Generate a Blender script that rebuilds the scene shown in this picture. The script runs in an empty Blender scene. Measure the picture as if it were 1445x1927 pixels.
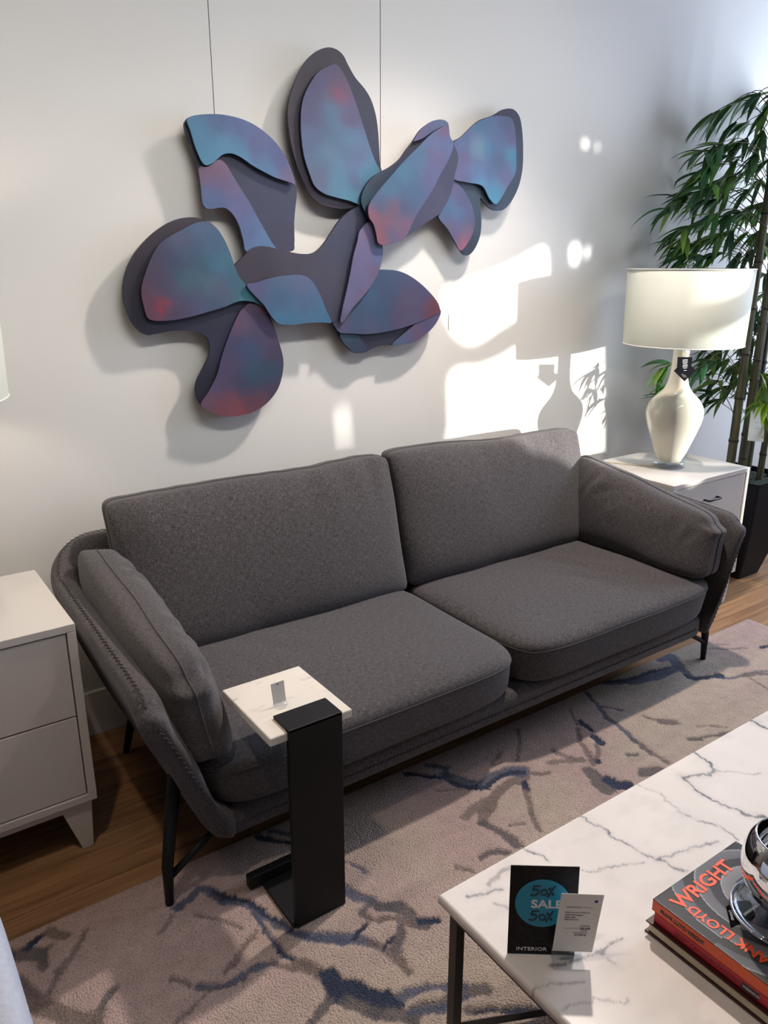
import bpy, bmesh, math, random
import numpy as np
from mathutils import Vector, Matrix, noise
from mathutils.geometry import delaunay_2d_cdt
random.seed(7)
S = bpy.context.scene
COL = S.collection
PI = math.pi

# ------------------------------------------------------------------ camera model
F = 1483.6; CX, CY = 722.5, 963.5
YAW, PITCH, ROLL = [math.radians(a) for a in (35.0044, 17.6017, .0188)]
CAM = Vector((0, 0, 1.55))
fw = Vector((math.sin(YAW)*math.cos(PITCH), math.cos(YAW)*math.cos(PITCH), -math.sin(PITCH)))
r0 = Vector((math.cos(YAW), -math.sin(YAW), 0)); u0 = r0.cross(fw)
rt = r0*math.cos(ROLL)+u0*math.sin(ROLL); up = -r0*math.sin(ROLL)+u0*math.cos(ROLL)
def on(px, py, axis, val):
    """point of the plane axis=val that is seen at this pixel of the photograph"""
    d = fw*F + rt*(px-CX) - up*(py-CY)
    return CAM + d*((val-CAM[axis])/d[axis])
cd = bpy.data.cameras.new('camera'); co = bpy.data.objects.new('camera', cd); COL.objects.link(co)
m = Matrix((rt, up, -fw)).transposed().to_4x4(); m.translation = CAM
co.matrix_world = m
cd.sensor_fit = 'HORIZONTAL'; cd.sensor_width = 36; cd.lens = F/1445*36; cd.clip_start = .05
S.camera = co

# ------------------------------------------------------------------ materials
def srgb(r, g, b):
    f = lambda c: (c/255/12.92) if c/255 <= .04045 else ((c/255+.055)/1.055)**2.4
    return (f(r), f(g), f(b), 1)
class NT:
    def __init__(s, name):
        s.m = bpy.data.materials.new(name); s.m.use_nodes = True
        s.t = s.m.node_tree; s.b = s.t.nodes['Principled BSDF']
    def n(s, typ, **kw):
        x = s.t.nodes.new(typ)
        for k, v in kw.items():
            if k in x.inputs: x.inputs[k].default_value = v
            else: setattr(x, k, v)
        return x
    def l(s, a, ao, b, bi): s.t.links.new(a.outputs[ao], b.inputs[bi])
def P(name, col, rough=.5, metal=0, **kw):
    t = NT(name); t.b.inputs['Base Color'].default_value = col
    t.b.inputs['Roughness'].default_value = rough; t.b.inputs['Metallic'].default_value = metal
    for k, v in kw.items(): t.b.inputs[k].default_value = v
    return t
def noisy(name, c1, c2, scale=6, rough=.5, metal=0, bump=0, bscale=200, dist=.001, **kw):
    t = P(name, c1, rough, metal, **kw)
    tc = t.n('ShaderNodeTexCoord'); nz = t.n('ShaderNodeTexNoise', Scale=scale, Detail=3)
    t.l(tc, 'Object', nz, 'Vector')
    mx = t.n('ShaderNodeMixRGB'); mx.inputs[1].default_value = c1; mx.inputs[2].default_value = c2
    t.l(nz, 'Fac', mx, 0); t.l(mx, 0, t.b, 'Base Color')
    if bump:
        n2 = t.n('ShaderNodeTexNoise', Scale=bscale, Detail=2); t.l(tc, 'Object', n2, 'Vector')
        bp = t.n('ShaderNodeBump', Strength=bump, Distance=dist); t.l(n2, 'Fac', bp, 'Height'); t.l(bp, 0, t.b, 'Normal')
    return t.m
M = {}
M['wall'] = noisy('wall_paint', srgb(222, 219, 213), srgb(226, 223, 217), 3, .55, bump=.15, bscale=160, dist=.0008)
M['far_wall'] = noisy('dim_store_wall', srgb(112, 107, 102), srgb(118, 113, 108), 3, .8)
M['trim'] = noisy('trim_paint', srgb(226, 225, 222), srgb(232, 230, 228), 4, .35)
M['ceil'] = noisy('ceiling_paint', srgb(120, 118, 116), srgb(126, 124, 122), 4, .8)
M['cab'] = noisy('cabinet_lacquer', srgb(202, 197, 190), srgb(206, 201, 194), 3, .35)
M['gap'] = noisy('cabinet_inside', srgb(60, 55, 52), srgb(50, 46, 44), 9, .7)
M['black'] = noisy('black_metal', srgb(13, 14, 16), srgb(17, 18, 20), 30, .5, bump=.2, bscale=400, dist=.0003)
M['black'].node_tree.nodes['Principled BSDF'].inputs['Specular IOR Level'].default_value = .3
M['tagblack'] = noisy('black_card', srgb(9, 9, 14), srgb(12, 12, 16), 30, .9)
M['tagblack'].node_tree.nodes['Principled BSDF'].inputs['Specular IOR Level'].default_value = .05
M['bronze'] = noisy('dark_bronze_metal', srgb(46, 41, 38), srgb(54, 49, 45), 20, .5)
M['pot'] = noisy('planter_black', srgb(8, 10, 16), srgb(11, 13, 19), 10, .6)
M['pot'].node_tree.nodes['Principled BSDF'].inputs['Specular IOR Level'].default_value = .25
M['ceramic'] = noisy('cream_ceramic', srgb(204, 200, 183), srgb(209, 205, 190), 4, .06)
M['wire'] = noisy('thin_wire', srgb(60, 58, 56), srgb(70, 68, 66), 40, .5)
M['chrome'] = noisy('polished_silver', srgb(226, 227, 230), srgb(232, 233, 235), 5, .035, 1.0)
M['soil'] = noisy('moss_soil', srgb(40, 58, 34), srgb(28, 34, 22), 60, .95, bump=.8, bscale=120, dist=.01)
M['paper'] = noisy('white_card', srgb(222, 220, 216), srgb(226, 224, 220), 20, .55)
M['cream'] = noisy('cream_card', srgb(214, 214, 196), srgb(218, 218, 202), 20, .6)
M['ink'] = noisy('dark_ink', srgb(38, 38, 42), srgb(44, 44, 48), 40, .6)
M['inkgrey'] = noisy('grey_ink', srgb(120, 120, 122), srgb(128, 128, 130), 40, .6)
M['white_ink'] = noisy('white_ink', srgb(218, 220, 222), srgb(222, 224, 226), 40, .5)
M['bluedot'] = noisy('blue_dot', srgb(34, 44, 150), srgb(38, 48, 156), 40, .5)
M['cyan'] = noisy('cyan_print', srgb(26, 140, 172), srgb(32, 146, 178), 12, .4)
M['orange'] = noisy('orange_print', srgb(214, 84, 30), srgb(206, 76, 26), 15, .45)
M['orange_ink'] = noisy('orange_ink', srgb(246, 84, 38), srgb(250, 90, 42), 15, .45)
M['red'] = noisy('red_cloth', srgb(178, 24, 44), srgb(160, 18, 36), 40, .5)
M['darkred'] = noisy('dark_red_ink', srgb(92, 14, 24), srgb(84, 12, 22), 40, .5)
M['maroon'] = noisy('maroon_leatherette', srgb(62, 22, 20), srgb(50, 17, 16), 40, .4)
M['pages'] = noisy('book_pages', srgb(206, 196, 168), srgb(190, 180, 152), 90, .8)
M['cover'] = None
M['chair'] = noisy('pale_chair_fabric', srgb(190, 196, 208), srgb(158, 165, 180), 90, .9, bump=.4, bscale=350, dist=.001)
M['seam'] = noisy('sofa_thread', srgb(66, 60, 60), srgb(52, 48, 49), 60, .9)
def glass(name, col=(1, 1, 1, 1), rough=.02, ior=1.47):
    t = P(name, col, rough); t.b.inputs['Transmission Weight'].default_value = 1; t.b.inputs['IOR'].default_value = ior
    return t.m
def clear(name, ior=1.45, tint=(.97, .985, 1, 1)):
    t = NT(name); t.t.nodes.remove(t.b)
    tr = t.n('ShaderNodeBsdfTransparent'); tr.inputs[0].default_value = tint
    gl = t.n('ShaderNodeBsdfGlossy'); gl.inputs['Roughness'].default_value = .02
    lw_ = t.n('ShaderNodeLayerWeight'); lw_.inputs['Blend'].default_value = .12
    fr = t.n('ShaderNodeMath', operation='MULTIPLY_ADD'); fr.inputs[1].default_value = .55; fr.inputs[2].default_value = .05; t.l(lw_, 'Facing', fr, 0)
    mx = t.n('ShaderNodeMixShader'); t.l(fr, 0, mx, 0); t.l(tr, 0, mx, 1); t.l(gl, 0, mx, 2); t.l(mx, 0, t.t.nodes['Material Output'], 0)
    return t.m
M['acrylic'] = clear('clear_acrylic'); M['pane'] = clear('window_glass')
# lamp shade: thin white fabric lets light through
def shade_mat():
    t = P('shade_fabric', srgb(214, 217, 206), .8)
    tc = t.n('ShaderNodeTexCoord'); w = t.n('ShaderNodeTexNoise', Scale=40, Detail=2)
    mp = t.n('ShaderNodeMapping'); mp.inputs['Scale'].default_value = (8, 8, 120)
    t.l(tc, 'Object', mp, 0); t.l(mp, 0, w, 'Vector')
    bp = t.n('ShaderNodeBump', Strength=.25, Distance=.0006); t.l(w, 'Fac', bp, 'Height'); t.l(bp, 0, t.b, 'Normal')
    tr = t.n('ShaderNodeBsdfTranslucent'); tr.inputs['Color'].default_value = srgb(226, 229, 218)
    mx = t.n('ShaderNodeMixShader'); mx.inputs[0].default_value = .24
    out = t.t.nodes['Material Output']
    t.l(t.b, 0, mx, 1); t.l(tr, 0, mx, 2); t.l(mx, 0, out, 0)
    return t.m
M['shade'] = shade_mat()
def leaf_mat():
    t = P('bamboo_leaf', srgb(48, 84, 44), .38)
    at = t.n('ShaderNodeAttribute', attribute_name='tint')
    t.l(at, 'Color', t.b, 'Base Color')
    tr = t.n('ShaderNodeBsdfTranslucent'); t.l(at, 'Color', tr, 'Color')
    mx = t.n('ShaderNodeMixShader'); mx.inputs[0].default_value = .35
    t.l(t.b, 0, mx, 1); t.l(tr, 0, mx, 2); t.l(mx, 0, t.t.nodes['Material Output'], 0)
    return t.m
M['leaf'] = leaf_mat()
def cane_mat():
    t = P('bamboo_cane', srgb(96, 92, 66), .5)
    tc = t.n('ShaderNodeTexCoord'); mp = t.n('ShaderNodeMapping'); mp.inputs['Scale'].default_value = (60, 60, 5)
    nz = t.n('ShaderNodeTexNoise', Scale=1, Detail=4); t.l(tc, 'Object', mp, 0); t.l(mp, 0, nz, 'Vector')
    cr = t.n('ShaderNodeValToRGB'); e = cr.color_ramp.elements
    e[0].position = .3; e[0].color = srgb(38, 42, 32); e[1].position = .72; e[1].color = srgb(112, 107, 78)
    t.l(nz, 'Fac', cr, 0); t.l(cr, 0, t.b, 'Base Color')
    return t.m
M['cane'] = cane_mat()
M['node'] = noisy('cane_node', srgb(40, 36, 30), srgb(50, 46, 38), 40, .7)
M['twig'] = noisy('twig', srgb(88, 84, 46), srgb(70, 66, 36), 40, .7)
# woven upholstery, UV in metres
def fabric():
    t = P('grey_woven_fabric', srgb(84, 78, 78), .95)
    t.b.inputs['Sheen Weight'].default_value = .12; t.b.inputs['Sheen Roughness'].default_value = .6
    uv = t.n('ShaderNodeUVMap')
    outs = []
    for sc in ((470, 60, 1), (60, 470, 1)):
        mp = t.n('ShaderNodeMapping'); mp.inputs['Scale'].default_value = sc
        nz = t.n('ShaderNodeTexNoise', Scale=1, Detail=2, Roughness=.6)
        t.l(uv, 0, mp, 0); t.l(mp, 0, nz, 'Vector'); outs.append(nz)
    ck = t.n('ShaderNodeTexChecker', Scale=260); t.l(uv, 0, ck, 'Vector')
    hf = t.n('ShaderNodeMath', operation='MAXIMUM'); t.l(outs[0], 'Fac', hf, 0); t.l(outs[1], 'Fac', hf, 1)
    cr = t.n('ShaderNodeValToRGB'); e = cr.color_ramp.elements
    e[0].position = .44; e[0].color = srgb(40, 37, 40); e[1].position = .76; e[1].color = srgb(103, 96, 96)
    t.l(hf, 0, cr, 0); t.l(cr, 0, t.b, 'Base Color')
    a2 = t.n('ShaderNodeMath', operation='ADD'); m2 = t.n('ShaderNodeMath', operation='MULTIPLY'); m2.inputs[1].default_value = .18
    t.l(ck, 'Fac', m2, 0); t.l(m2, 0, a2, 0); t.l(hf, 0, a2, 1)
    bp = t.n('ShaderNodeBump', Strength=.55, Distance=.0018); t.l(a2, 0, bp, 'Height'); t.l(bp, 0, t.b, 'Normal')
    return t.m
M['fabric'] = fabric()
def wood():
    t = P('oak_plank_floor', srgb(140, 100, 66), .42)
    tc = t.n('ShaderNodeTexCoord')
    br = t.n('ShaderNodeTexBrick', Scale=1); br.inputs['Brick Width'].default_value = 1.4; br.inputs['Row Height'].default_value = .18
    br.inputs['Mortar Size'].default_value = .0012; br.inputs['Color1'].default_value = (0.25, 0.25, 0.25, 1); br.inputs['Color2'].default_value = (.8, .8, .8, 1)
    br.inputs['Mortar'].default_value = (0, 0, 0, 1); br.offset = .37
    t.l(tc, 'Object', br, 'Vector')
    mp = t.n('ShaderNodeMapping'); mp.inputs['Scale'].default_value = (1.6, 26, 1); t.l(tc, 'Object', mp, 0)
    nz = t.n('ShaderNodeTexNoise', Scale=1.6, Detail=6, Roughness=.62, Distortion=.6); t.l(mp, 0, nz, 'Vector')
    cr = t.n('ShaderNodeValToRGB'); e = cr.color_ramp.elements
    e[0].position = .3; e[0].color = srgb(98, 66, 40); e[1].position = .7; e[1].color = srgb(178, 136, 94)
    mx = t.n('ShaderNodeMixRGB', blend_type='MIX'); mx.inputs[0].default_value = .3
    t.l(nz, 'Fac', mx, 1); t.l(br, 'Color', mx, 2); t.l(mx, 0, cr, 0)
    mu = t.n('ShaderNodeMixRGB', blend_type='MULTIPLY'); mu.inputs[0].default_value = .5
    inv = t.n('ShaderNodeMath', operation='SUBTRACT'); inv.inputs[0].default_value = 1; t.l(br, 'Fac', inv, 1)
    t.l(cr, 0, mu, 1); t.l(inv, 0, mu, 2); t.l(mu, 0, t.b, 'Base Color')
    bp = t.n('ShaderNodeBump', Strength=.25, Distance=.001); t.l(nz, 'Fac', bp, 'Height'); t.l(bp, 0, t.b, 'Normal')
    return t.m
M['wood'] = wood()
def attr_mat(name, rough, fine=None, nscale=30, namt=.1, bump=0, bscale=300, bdist=.002, voro=False):
    t = P(name, (1, 1, 1, 1), rough)
    at = t.n('ShaderNodeAttribute', attribute_name='tint'); tc = t.n('ShaderNodeTexCoord')
    nz = t.n('ShaderNodeTexNoise', Scale=nscale, Detail=4); t.l(tc, 'Object', nz, 'Vector')
    cr = t.n('ShaderNodeMapRange'); cr.inputs['From Min'].default_value = .3; cr.inputs['From Max'].default_value = .7
    cr.inputs['To Min'].default_value = 1-namt; cr.inputs['To Max'].default_value = 1+namt
    t.l(nz, 'Fac', cr, 0)
    mu = t.n('ShaderNodeVectorMath', operation='SCALE'); t.l(at, 'Color', mu, 0); t.l(cr, 0, mu, 'Scale')
    src = mu
    if voro:
        v = t.n('ShaderNodeTexVoronoi', Scale=bscale); t.l(tc, 'Object', v, 'Vector')
        mr = t.n('ShaderNodeMapRange'); mr.inputs['To Min'].default_value = 1.14; mr.inputs['To Max'].default_value = .62
        t.l(v, 'Distance', mr, 0)
        m2 = t.n('ShaderNodeVectorMath', operation='SCALE'); t.l(mu, 0, m2, 0); t.l(mr, 0, m2, 'Scale'); src = m2
        bp = t.n('ShaderNodeBump', Strength=bump, Distance=bdist); bp.invert = True; t.l(v, 'Distance', bp, 'Height'); t.l(bp, 0, t.b, 'Normal')
    elif bump:
        n2 = t.n('ShaderNodeTexNoise', Scale=bscale, Detail=2); t.l(tc, 'Object', n2, 'Vector')
        bp = t.n('ShaderNodeBump', Strength=bump, Distance=bdist); t.l(n2, 'Fac', bp, 'Height'); t.l(bp, 0, t.b, 'Normal')
    t.l(src, 0, t.b, 'Base Color')
    return t.m
M['rug'] = attr_mat('tufted_rug', .95, nscale=25, namt=.08, bump=.9, bscale=210, bdist=.004, voro=True)
M['rug'].node_tree.nodes['Principled BSDF'].inputs['Sheen Weight'].default_value = .1
M['marble'] = attr_mat('white_marble', .13, nscale=9, namt=.03)
M['art'] = attr_mat('printed_art_panel', .55, nscale=14, namt=.08)
M['book_cover'] = attr_mat('book_jacket', .3, nscale=20, namt=.06)
M['sign'] = None

# ------------------------------------------------------------------ object helpers
def obj(name, me, mat, parent=None, smooth=False, kind=None):
    if isinstance(me, bmesh.types.BMesh):
        b = me; me = bpy.data.meshes.new(name); b.normal_update(); b.to_mesh(me); b.free()
    me.name = name
    if mat: me.materials.clear(); me.materials.append(M[mat] if isinstance(mat, str) else mat)
    if smooth: me.polygons.foreach_set('use_smooth', [True]*len(me.polygons))
    o = bpy.data.objects.new(name, me); COL.objects.link(o)
    if parent:
        o.parent = parent
        o.matrix_parent_inverse = WM[parent.name].inverted()
    WM[o.name] = Matrix.Identity(4)
    if kind: o['kind'] = kind
    return o
WM = {}
def thing(name, label, cat, loc, group=None):
    o = bpy.data.objects.new(name, None); COL.objects.link(o); o.location = loc; o.empty_display_size = .05
    o['label'] = label; o['category'] = cat
    if group: o['group'] = group
    WM[o.name] = Matrix.Translation(loc)
    return o
def tag(o, label, cat, group=None):
    o['label'] = label; o['category'] = cat
    if group: o['group'] = group
    return o
def box(x0, x1, y0, y1, z0, z1, bev=.003, seg=2, b=None):
    nb = bmesh.new()
    bmesh.ops.create_cube(nb, size=1)
    for v in nb.verts:
        v.co = Vector(((x0+x1)/2+v.co.x*(x1-x0), (y0+y1)/2+v.co.y*(y1-y0), (z0+z1)/2+v.co.z*(z1-z0)))
    if bev: bmesh.ops.bevel(nb, geom=list(nb.edges), offset=min(bev, (x1-x0)*.45, (y1-y0)*.45, (z1-z0)*.45), segments=seg, affect='EDGES', profile=.5)
    if b is None: return nb
    me = bpy.data.meshes.new('t'); nb.to_mesh(me); nb.free(); b.from_mesh(me); bpy.data.meshes.remove(me)
    return b
def tube(pts, r, n=10, b=None, closed=False, cap=True):
    b = b or bmesh.new()
    pts = [Vector(p) for p in pts]; N = len(pts)
    rr = r if isinstance(r, (list, tuple)) else [r]*N
    rings = []; prev = None
    for i, p in enumerate(pts):
        if closed: t = pts[(i+1) % N]-pts[i-1]
        else: t = pts[min(i+1, N-1)]-pts[max(i-1, 0)]
        t.normalize()
        if prev is None:
            a = Vector((0, 0, 1)) if abs(t.z) < .9 else Vector((1, 0, 0))
            nx = t.cross(a).normalized()
        else: nx = (prev - t*prev.dot(t)).normalized()
        prev = nx; ny = t.cross(nx)
        rings.append([b.verts.new(p+(nx*math.cos(2*PI*k/n)+ny*math.sin(2*PI*k/n))*rr[i]) for k in range(n)])
    for i in range(N if closed else N-1):
        A, B = rings[i], rings[(i+1) % N]
        for k in range(n): b.faces.new((A[k], A[(k+1) % n], B[(k+1) % n], B[k]))
    if cap and not closed:
        b.faces.new(rings[0][::-1]); b.faces.new(rings[-1])
    return b
def lathe(prof, c, n=64, b=None):
    b = b or bmesh.new(); rings = []
    for r, z in prof:
        if r < 1e-5: rings.append([b.verts.new((c[0], c[1], z))]); continue
        rings.append([b.verts.new((c[0]+r*math.cos(2*PI*k/n), c[1]+r*math.sin(2*PI*k/n), z)) for k in range(n)])
    for A, B in zip(rings[:-1], rings[1:]):
        if len(A) == 1 and len(B) == 1: continue
        for k in range(n):
            k2 = (k+1) % n
            if len(A) == 1: b.faces.new((A[0], B[k2], B[k]))
            elif len(B) == 1: b.faces.new((A[k], A[k2], B[0]))
            else: b.faces.new((A[k], A[k2], B[k2], B[k]))
    bmesh.ops.recalc_face_normals(b, faces=b.faces)
    return b
def spline(ctrl, per=6, closed=False):
    ctrl = [Vector(c) for c in ctrl]; N = len(ctrl); out = []
    rng = N if closed else N-1
    for i in range(rng):
        if closed: p0, p1, p2, p3 = ctrl[i-1], ctrl[i], ctrl[(i+1) % N], ctrl[(i+2) % N]
        else: p0, p1, p2, p3 = ctrl[max(i-1, 0)], ctrl[i], ctrl[i+1], ctrl[min(i+2, N-1)]
        for k in range(per):
            t = k/per
            out.append(.5*((2*p1)+(-p0+p2)*t+(2*p0-5*p1+4*p2-p3)*t*t+(-p0+3*p1-3*p2+p3)*t**3))
    if not closed: out.append(ctrl[-1])
    return out
def text(name, body, h, origin, xd, yd, mat, parent, lift=.0006, ext=.0003, align='LEFT', bold=0, xs=1):
    cu = bpy.data.curves.new('t', 'FONT'); cu.body = body; cu.size = h*1.38; cu.extrude = ext; cu.align_x = align; cu.offset = bold
    cu.resolution_u = 3
    to = bpy.data.objects.new('t', cu); COL.objects.link(to)
    dg = bpy.context.evaluated_depsgraph_get(); dg.update()
    me = bpy.data.meshes.new_from_object(to.evaluated_get(dg)); bpy.data.objects.remove(to)
    xd = Vector(xd).normalized(); yd = Vector(yd).normalized(); zd = xd.cross(yd)
    mm = Matrix((xd*xs, yd, zd)).transposed().to_4x4(); mm.translation = Vector(origin)+zd*lift
    me.transform(mm)
    return obj(name, me, mat, parent)
def plate_poly(poly2, fn, front, back, grid=None):
    """solid plate: outline poly2 (2D list), fn(x,y,depth)->3D. front/back are depths."""
    pts = [Vector(p) for p in poly2]; n = len(pts)
    if grid:
        xs = [p.x for p in pts]; ys = [p.y for p in pts]
        extra = []
        x = min(xs)+grid/2
        while x < max(xs):
            y = min(ys)+grid/2
            while y < max(ys):
                q = Vector((x, y)); inside = False; j = n-1; dmin = 1e9
                for i in range(n):
                    a, c = pts[i], pts[j]
                    if (a.y > y) != (c.y > y) and x < (c.x-a.x)*(y-a.y)/(c.y-a.y)+a.x: inside = not inside
                    dmin = min(dmin, (a-q).length); j = i
                if inside and dmin > grid*.45: extra.append(q)
                y += grid
            x += grid
        allp = pts+extra
    else: allp = pts
    vo, eo, fo, *_ = delaunay_2d_cdt(allp, [(i, (i+1) % n) for i in range(n)], [], 1, 1e-7)
    b = bmesh.new()
    A = [b.verts.new(fn(v.x, v.y, front)) for v in vo]; B = [b.verts.new(fn(v.x, v.y, back)) for v in vo]
    for f in fo:
        b.faces.new([A[i] for i in f]); b.faces.new([B[i] for i in reversed(f)])
    bound = [e for e in b.edges if len(e.link_faces) == 1 and e.verts[0] in set(A)]
    mp = dict(zip(A, B))
    for e in bound:
        a, c = e.verts; b.faces.new((c, a, mp[a], mp[c]))
    bmesh.ops.recalc_face_normals(b, faces=b.faces)
    return b, [(v.x, v.y) for v in vo]
def set_tint(me, cols):
    a = me.color_attributes.new('tint', 'FLOAT_COLOR', 'POINT')
    a.data.foreach_set('color', np.asarray(cols, dtype=np.float32).ravel())

# painted grid: strokes given as pixel polylines lying on plane z
def vnoise(X, Y, seed=0):
    """cheap smooth value noise"""
    rs = np.random.RandomState(seed); T = rs.rand(256, 256)
    xi = np.floor(X).astype(int); yi = np.floor(Y).astype(int); xf = X-xi; yf = Y-yi
    xf = xf*xf*(3-2*xf); yf = yf*yf*(3-2*yf)
    g = lambda a, c: T[a & 255, c & 255]
    return (g(xi, yi)*(1-xf)+g(xi+1, yi)*xf)*(1-yf)+(g(xi, yi+1)*(1-xf)+g(xi+1, yi+1)*xf)*yf
def fbm(X, Y, s, seed=0, o=4):
    r = 0; a = .5; t = 0
    for k in range(o):
        r = r+a*vnoise(X*s*2**k+17.3*k, Y*s*2**k+9.1*k, seed+k); t += a; a *= .5
    return r/t
def seg_dist(X, Y, poly):
    D = np.full(X.shape, 1e9); 
    for (ax, ay), (bx, by) in zip(poly[:-1], poly[1:]):
        dx, dy = bx-ax, by-ay; L = dx*dx+dy*dy+1e-12
        t = np.clip(((X-ax)*dx+(Y-ay)*dy)/L, 0, 1)
        D = np.minimum(D, np.hypot(X-ax-t*dx, Y-ay-t*dy))
    return D
def px_scale(px, py, z):
    p = on(px, py, 2, z); return ((p-CAM).dot(fw))/F
def grid_mesh(x0, x1, y0, y1, z, step, thick):
    nx = int((x1-x0)/step)+1; ny = int((y1-y0)/step)+1
    X, Y = np.meshgrid(np.linspace(x0, x1, nx), np.linspace(y0, y1, ny), indexing='ij')
    return nx, ny, X, Y
def grid_to_mesh(name, nx, ny, X, Y, Z, z0):
    """top grid + skirt + bottom"""
    top = np.stack([X.ravel(), Y.ravel(), Z.ravel()], 1)
    idx = np.arange(nx*ny).reshape(nx, ny)
    q = np.stack([idx[:-1, :-1], idx[1:, :-1], idx[1:, 1:], idx[:-1, 1:]], -1).reshape(-1, 4)
    ring = np.concatenate([idx[:, 0], idx[-1, 1:], idx[-2::-1, -1], idx[0, -2:0:-1]])
    bot = top[ring].copy(); bot[:, 2] = z0
    base = nx*ny; R = len(ring); k = np.arange(R); k2 = (k+1) % R
    sk = np.stack([ring[k2], ring[k], base+k, base+k2], 1)
    verts = np.concatenate([top, bot]); faces = np.concatenate([q, sk])
    me = bpy.data.meshes.new(name)
    me.vertices.add(len(verts)); me.vertices.foreach_set('co', verts.astype(np.float32).ravel())
    nf = len(faces); me.loops.add(nf*4+R); me.polygons.add(nf+1)
    lv = np.concatenate([faces.ravel(), (base+k)[::-1]])
    me.loops.foreach_set('vertex_index', lv.astype(np.int32))
    me.polygons.foreach_set('loop_start', np.concatenate([np.arange(nf)*4, [nf*4]]).astype(np.int32))
    me.update(calc_edges=True); me.validate()
    return me, len(verts), ring

# ------------------------------------------------------------------ room
WY = 2.507; XL, XR = -1.9, 5.2; YF = -3.4; ZC = 3.15
SUN = Vector((-.295, .399, -.045)).normalized()
obj('floor', box(XL, XR, YF, WY+.1, -.06, 0, 0), 'wood', kind='structure')
obj('wall_back', box(XL, XR, WY, WY+.1, 0, ZC, 0), 'wall', kind='structure')
obj('wall_left', box(XL-.1, XL, YF, WY+.1, 0, ZC, 0), 'far_wall', kind='structure')
obj('wall_front', box(XL, XR, YF-.1, YF, 0, ZC, 0), 'far_wall', kind='structure')
obj('ceiling', box(XL, XR, YF, WY+.1, ZC, ZC+.1, 0), 'ceil', kind='structure')
obj('baseboard_back', box(XL, XR, WY-.016, WY, 0, .165, .004), 'trim', kind='structure')
# right wall: shop window plus added cutouts that shape the sun patches
def sunback(px, py):
    p = on(px, py, 1, WY) if px > 50 else Vector((px, WY, py)); t = (XR-p.x)/SUN.x; q = p+SUN*t
    return (q.y, q.z)
holes = [
 [(832,560),(838,545),(870,533),(920,514),(965,494),(1000,474),(1016,464),(1028,470),(1031,500),(1030,540),(1020,568),(985,590),(940,616),(905,640),(880,648),(852,630),(836,598)],
 [(842,715),(850,697),(866,692),(892,692),(925,681),(955,664),(985,643),(1040,615),(1132,580),(1136,700),(1136,860),(3.06,.66),(2.935,.655),(2.93,.18),(2.865,.18),(2.86,.655),(2.6,.64),(2.5,.585),(2.44,.575),(2.3,.66),(2.2,.74),(2.06,.79),(844,800)],
 [(1069,470),(1075,458),(1086,457),(1091,470),(1089,490),(1080,502),(1071,494)],
 [(1099,466),(1109,466),(1106,486),(1099,488)],
 [(1093,265),(1102,262),(1106,270),(1102,280),(1095,277)],
 [(1119,270),(1127,273),(1125,283),(1119,281)],
 [(634,776),(639,762),(646,764),(650,800),(652,850),(643,850)],
]
HP = [[sunback(*p) for p in h] for h in holes]
def ccw(p): 
    a = sum(p[i][0]*p[(i+1) % len(p)][1]-p[(i+1) % len(p)][0]*p[i][1] for i in range(len(p)))
    return p if a > 0 else p[::-1]
win = [(.25, .45), (2.2, .45), (2.2, 2.75), (.25, 2.75)]
outer = [(YF, 0), (WY+.1, 0), (WY+.1, ZC), (YF, ZC)]
def hole_wall():
    loops = [outer, win]+HP; pts = []; ed = []
    for lp in loops:
        s = len(pts); pts += [Vector(p) for p in lp]; ed += [(s+i, s+(i+1) % len(lp)) for i in range(len(lp))]
    vo, eo, fo, *_ = delaunay_2d_cdt(pts, ed, [], 0, 1e-7)
    def inside(q, lp):
        c = False; j = len(lp)-1
        for i in range(len(lp)):
            a, b2 = lp[i], lp[j]
            if (a[1] > q.y) != (b2[1] > q.y) and q.x < (b2[0]-a[0])*(q.y-a[1])/(b2[1]-a[1])+a[0]: c = not c
            j = i
        return c
    b = bmesh.new(); A = [b.verts.new((XR, v.x, v.y)) for v in vo]; B = [b.verts.new((XR+.012, v.x, v.y)) for v in vo]
    for f in fo:
        q = sum((vo[i] for i in f), Vector((0, 0)))/len(f)
        if not inside(q, outer) or any(inside(q, h) for h in [win]+HP): continue
        b.faces.new([A[i] for i in f]); b.faces.new([B[i] for i in reversed(f)])
    mp = dict(zip(A, B)); sa = set(A)
    for e in [e for e in b.edges if len(e.link_faces) == 1 and e.verts[0] in sa]:
        b.faces.new((e.verts[1], e.verts[0], mp[e.verts[0]], mp[e.verts[1]]))
    bmesh.ops.recalc_face_normals(b, faces=b.faces)
    return b
obj('wall_right_gobo', hole_wall(), 'far_wall', kind='structure')
obj('sun_blocker_outside', box(8.0, 8.2, -3.95, 4.5, -.06, 5, 0), 'wall', kind='structure')  # unseen blocker added to keep the sun out of the shop window
b = bmesh.new()
for a in ((.2, .26), (1.2, 1.25), (2.19, 2.25)): box(XR-.03, XR+.03, a[0], a[1], .4, 2.8, .004, 1, b)
for a in ((.4, .46), (2.1, 2.15), (2.74, 2.8)): box(XR-.03, XR+.03, .2, 2.25, a[0], a[1], .004, 1, b)
w1 = obj('window_1', b, 'bronze', kind='structure')
obj('window_pane', box(XR-.003, XR+.003, .25, 2.2, .45, 2.75, 0), 'pane', w1)

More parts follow.
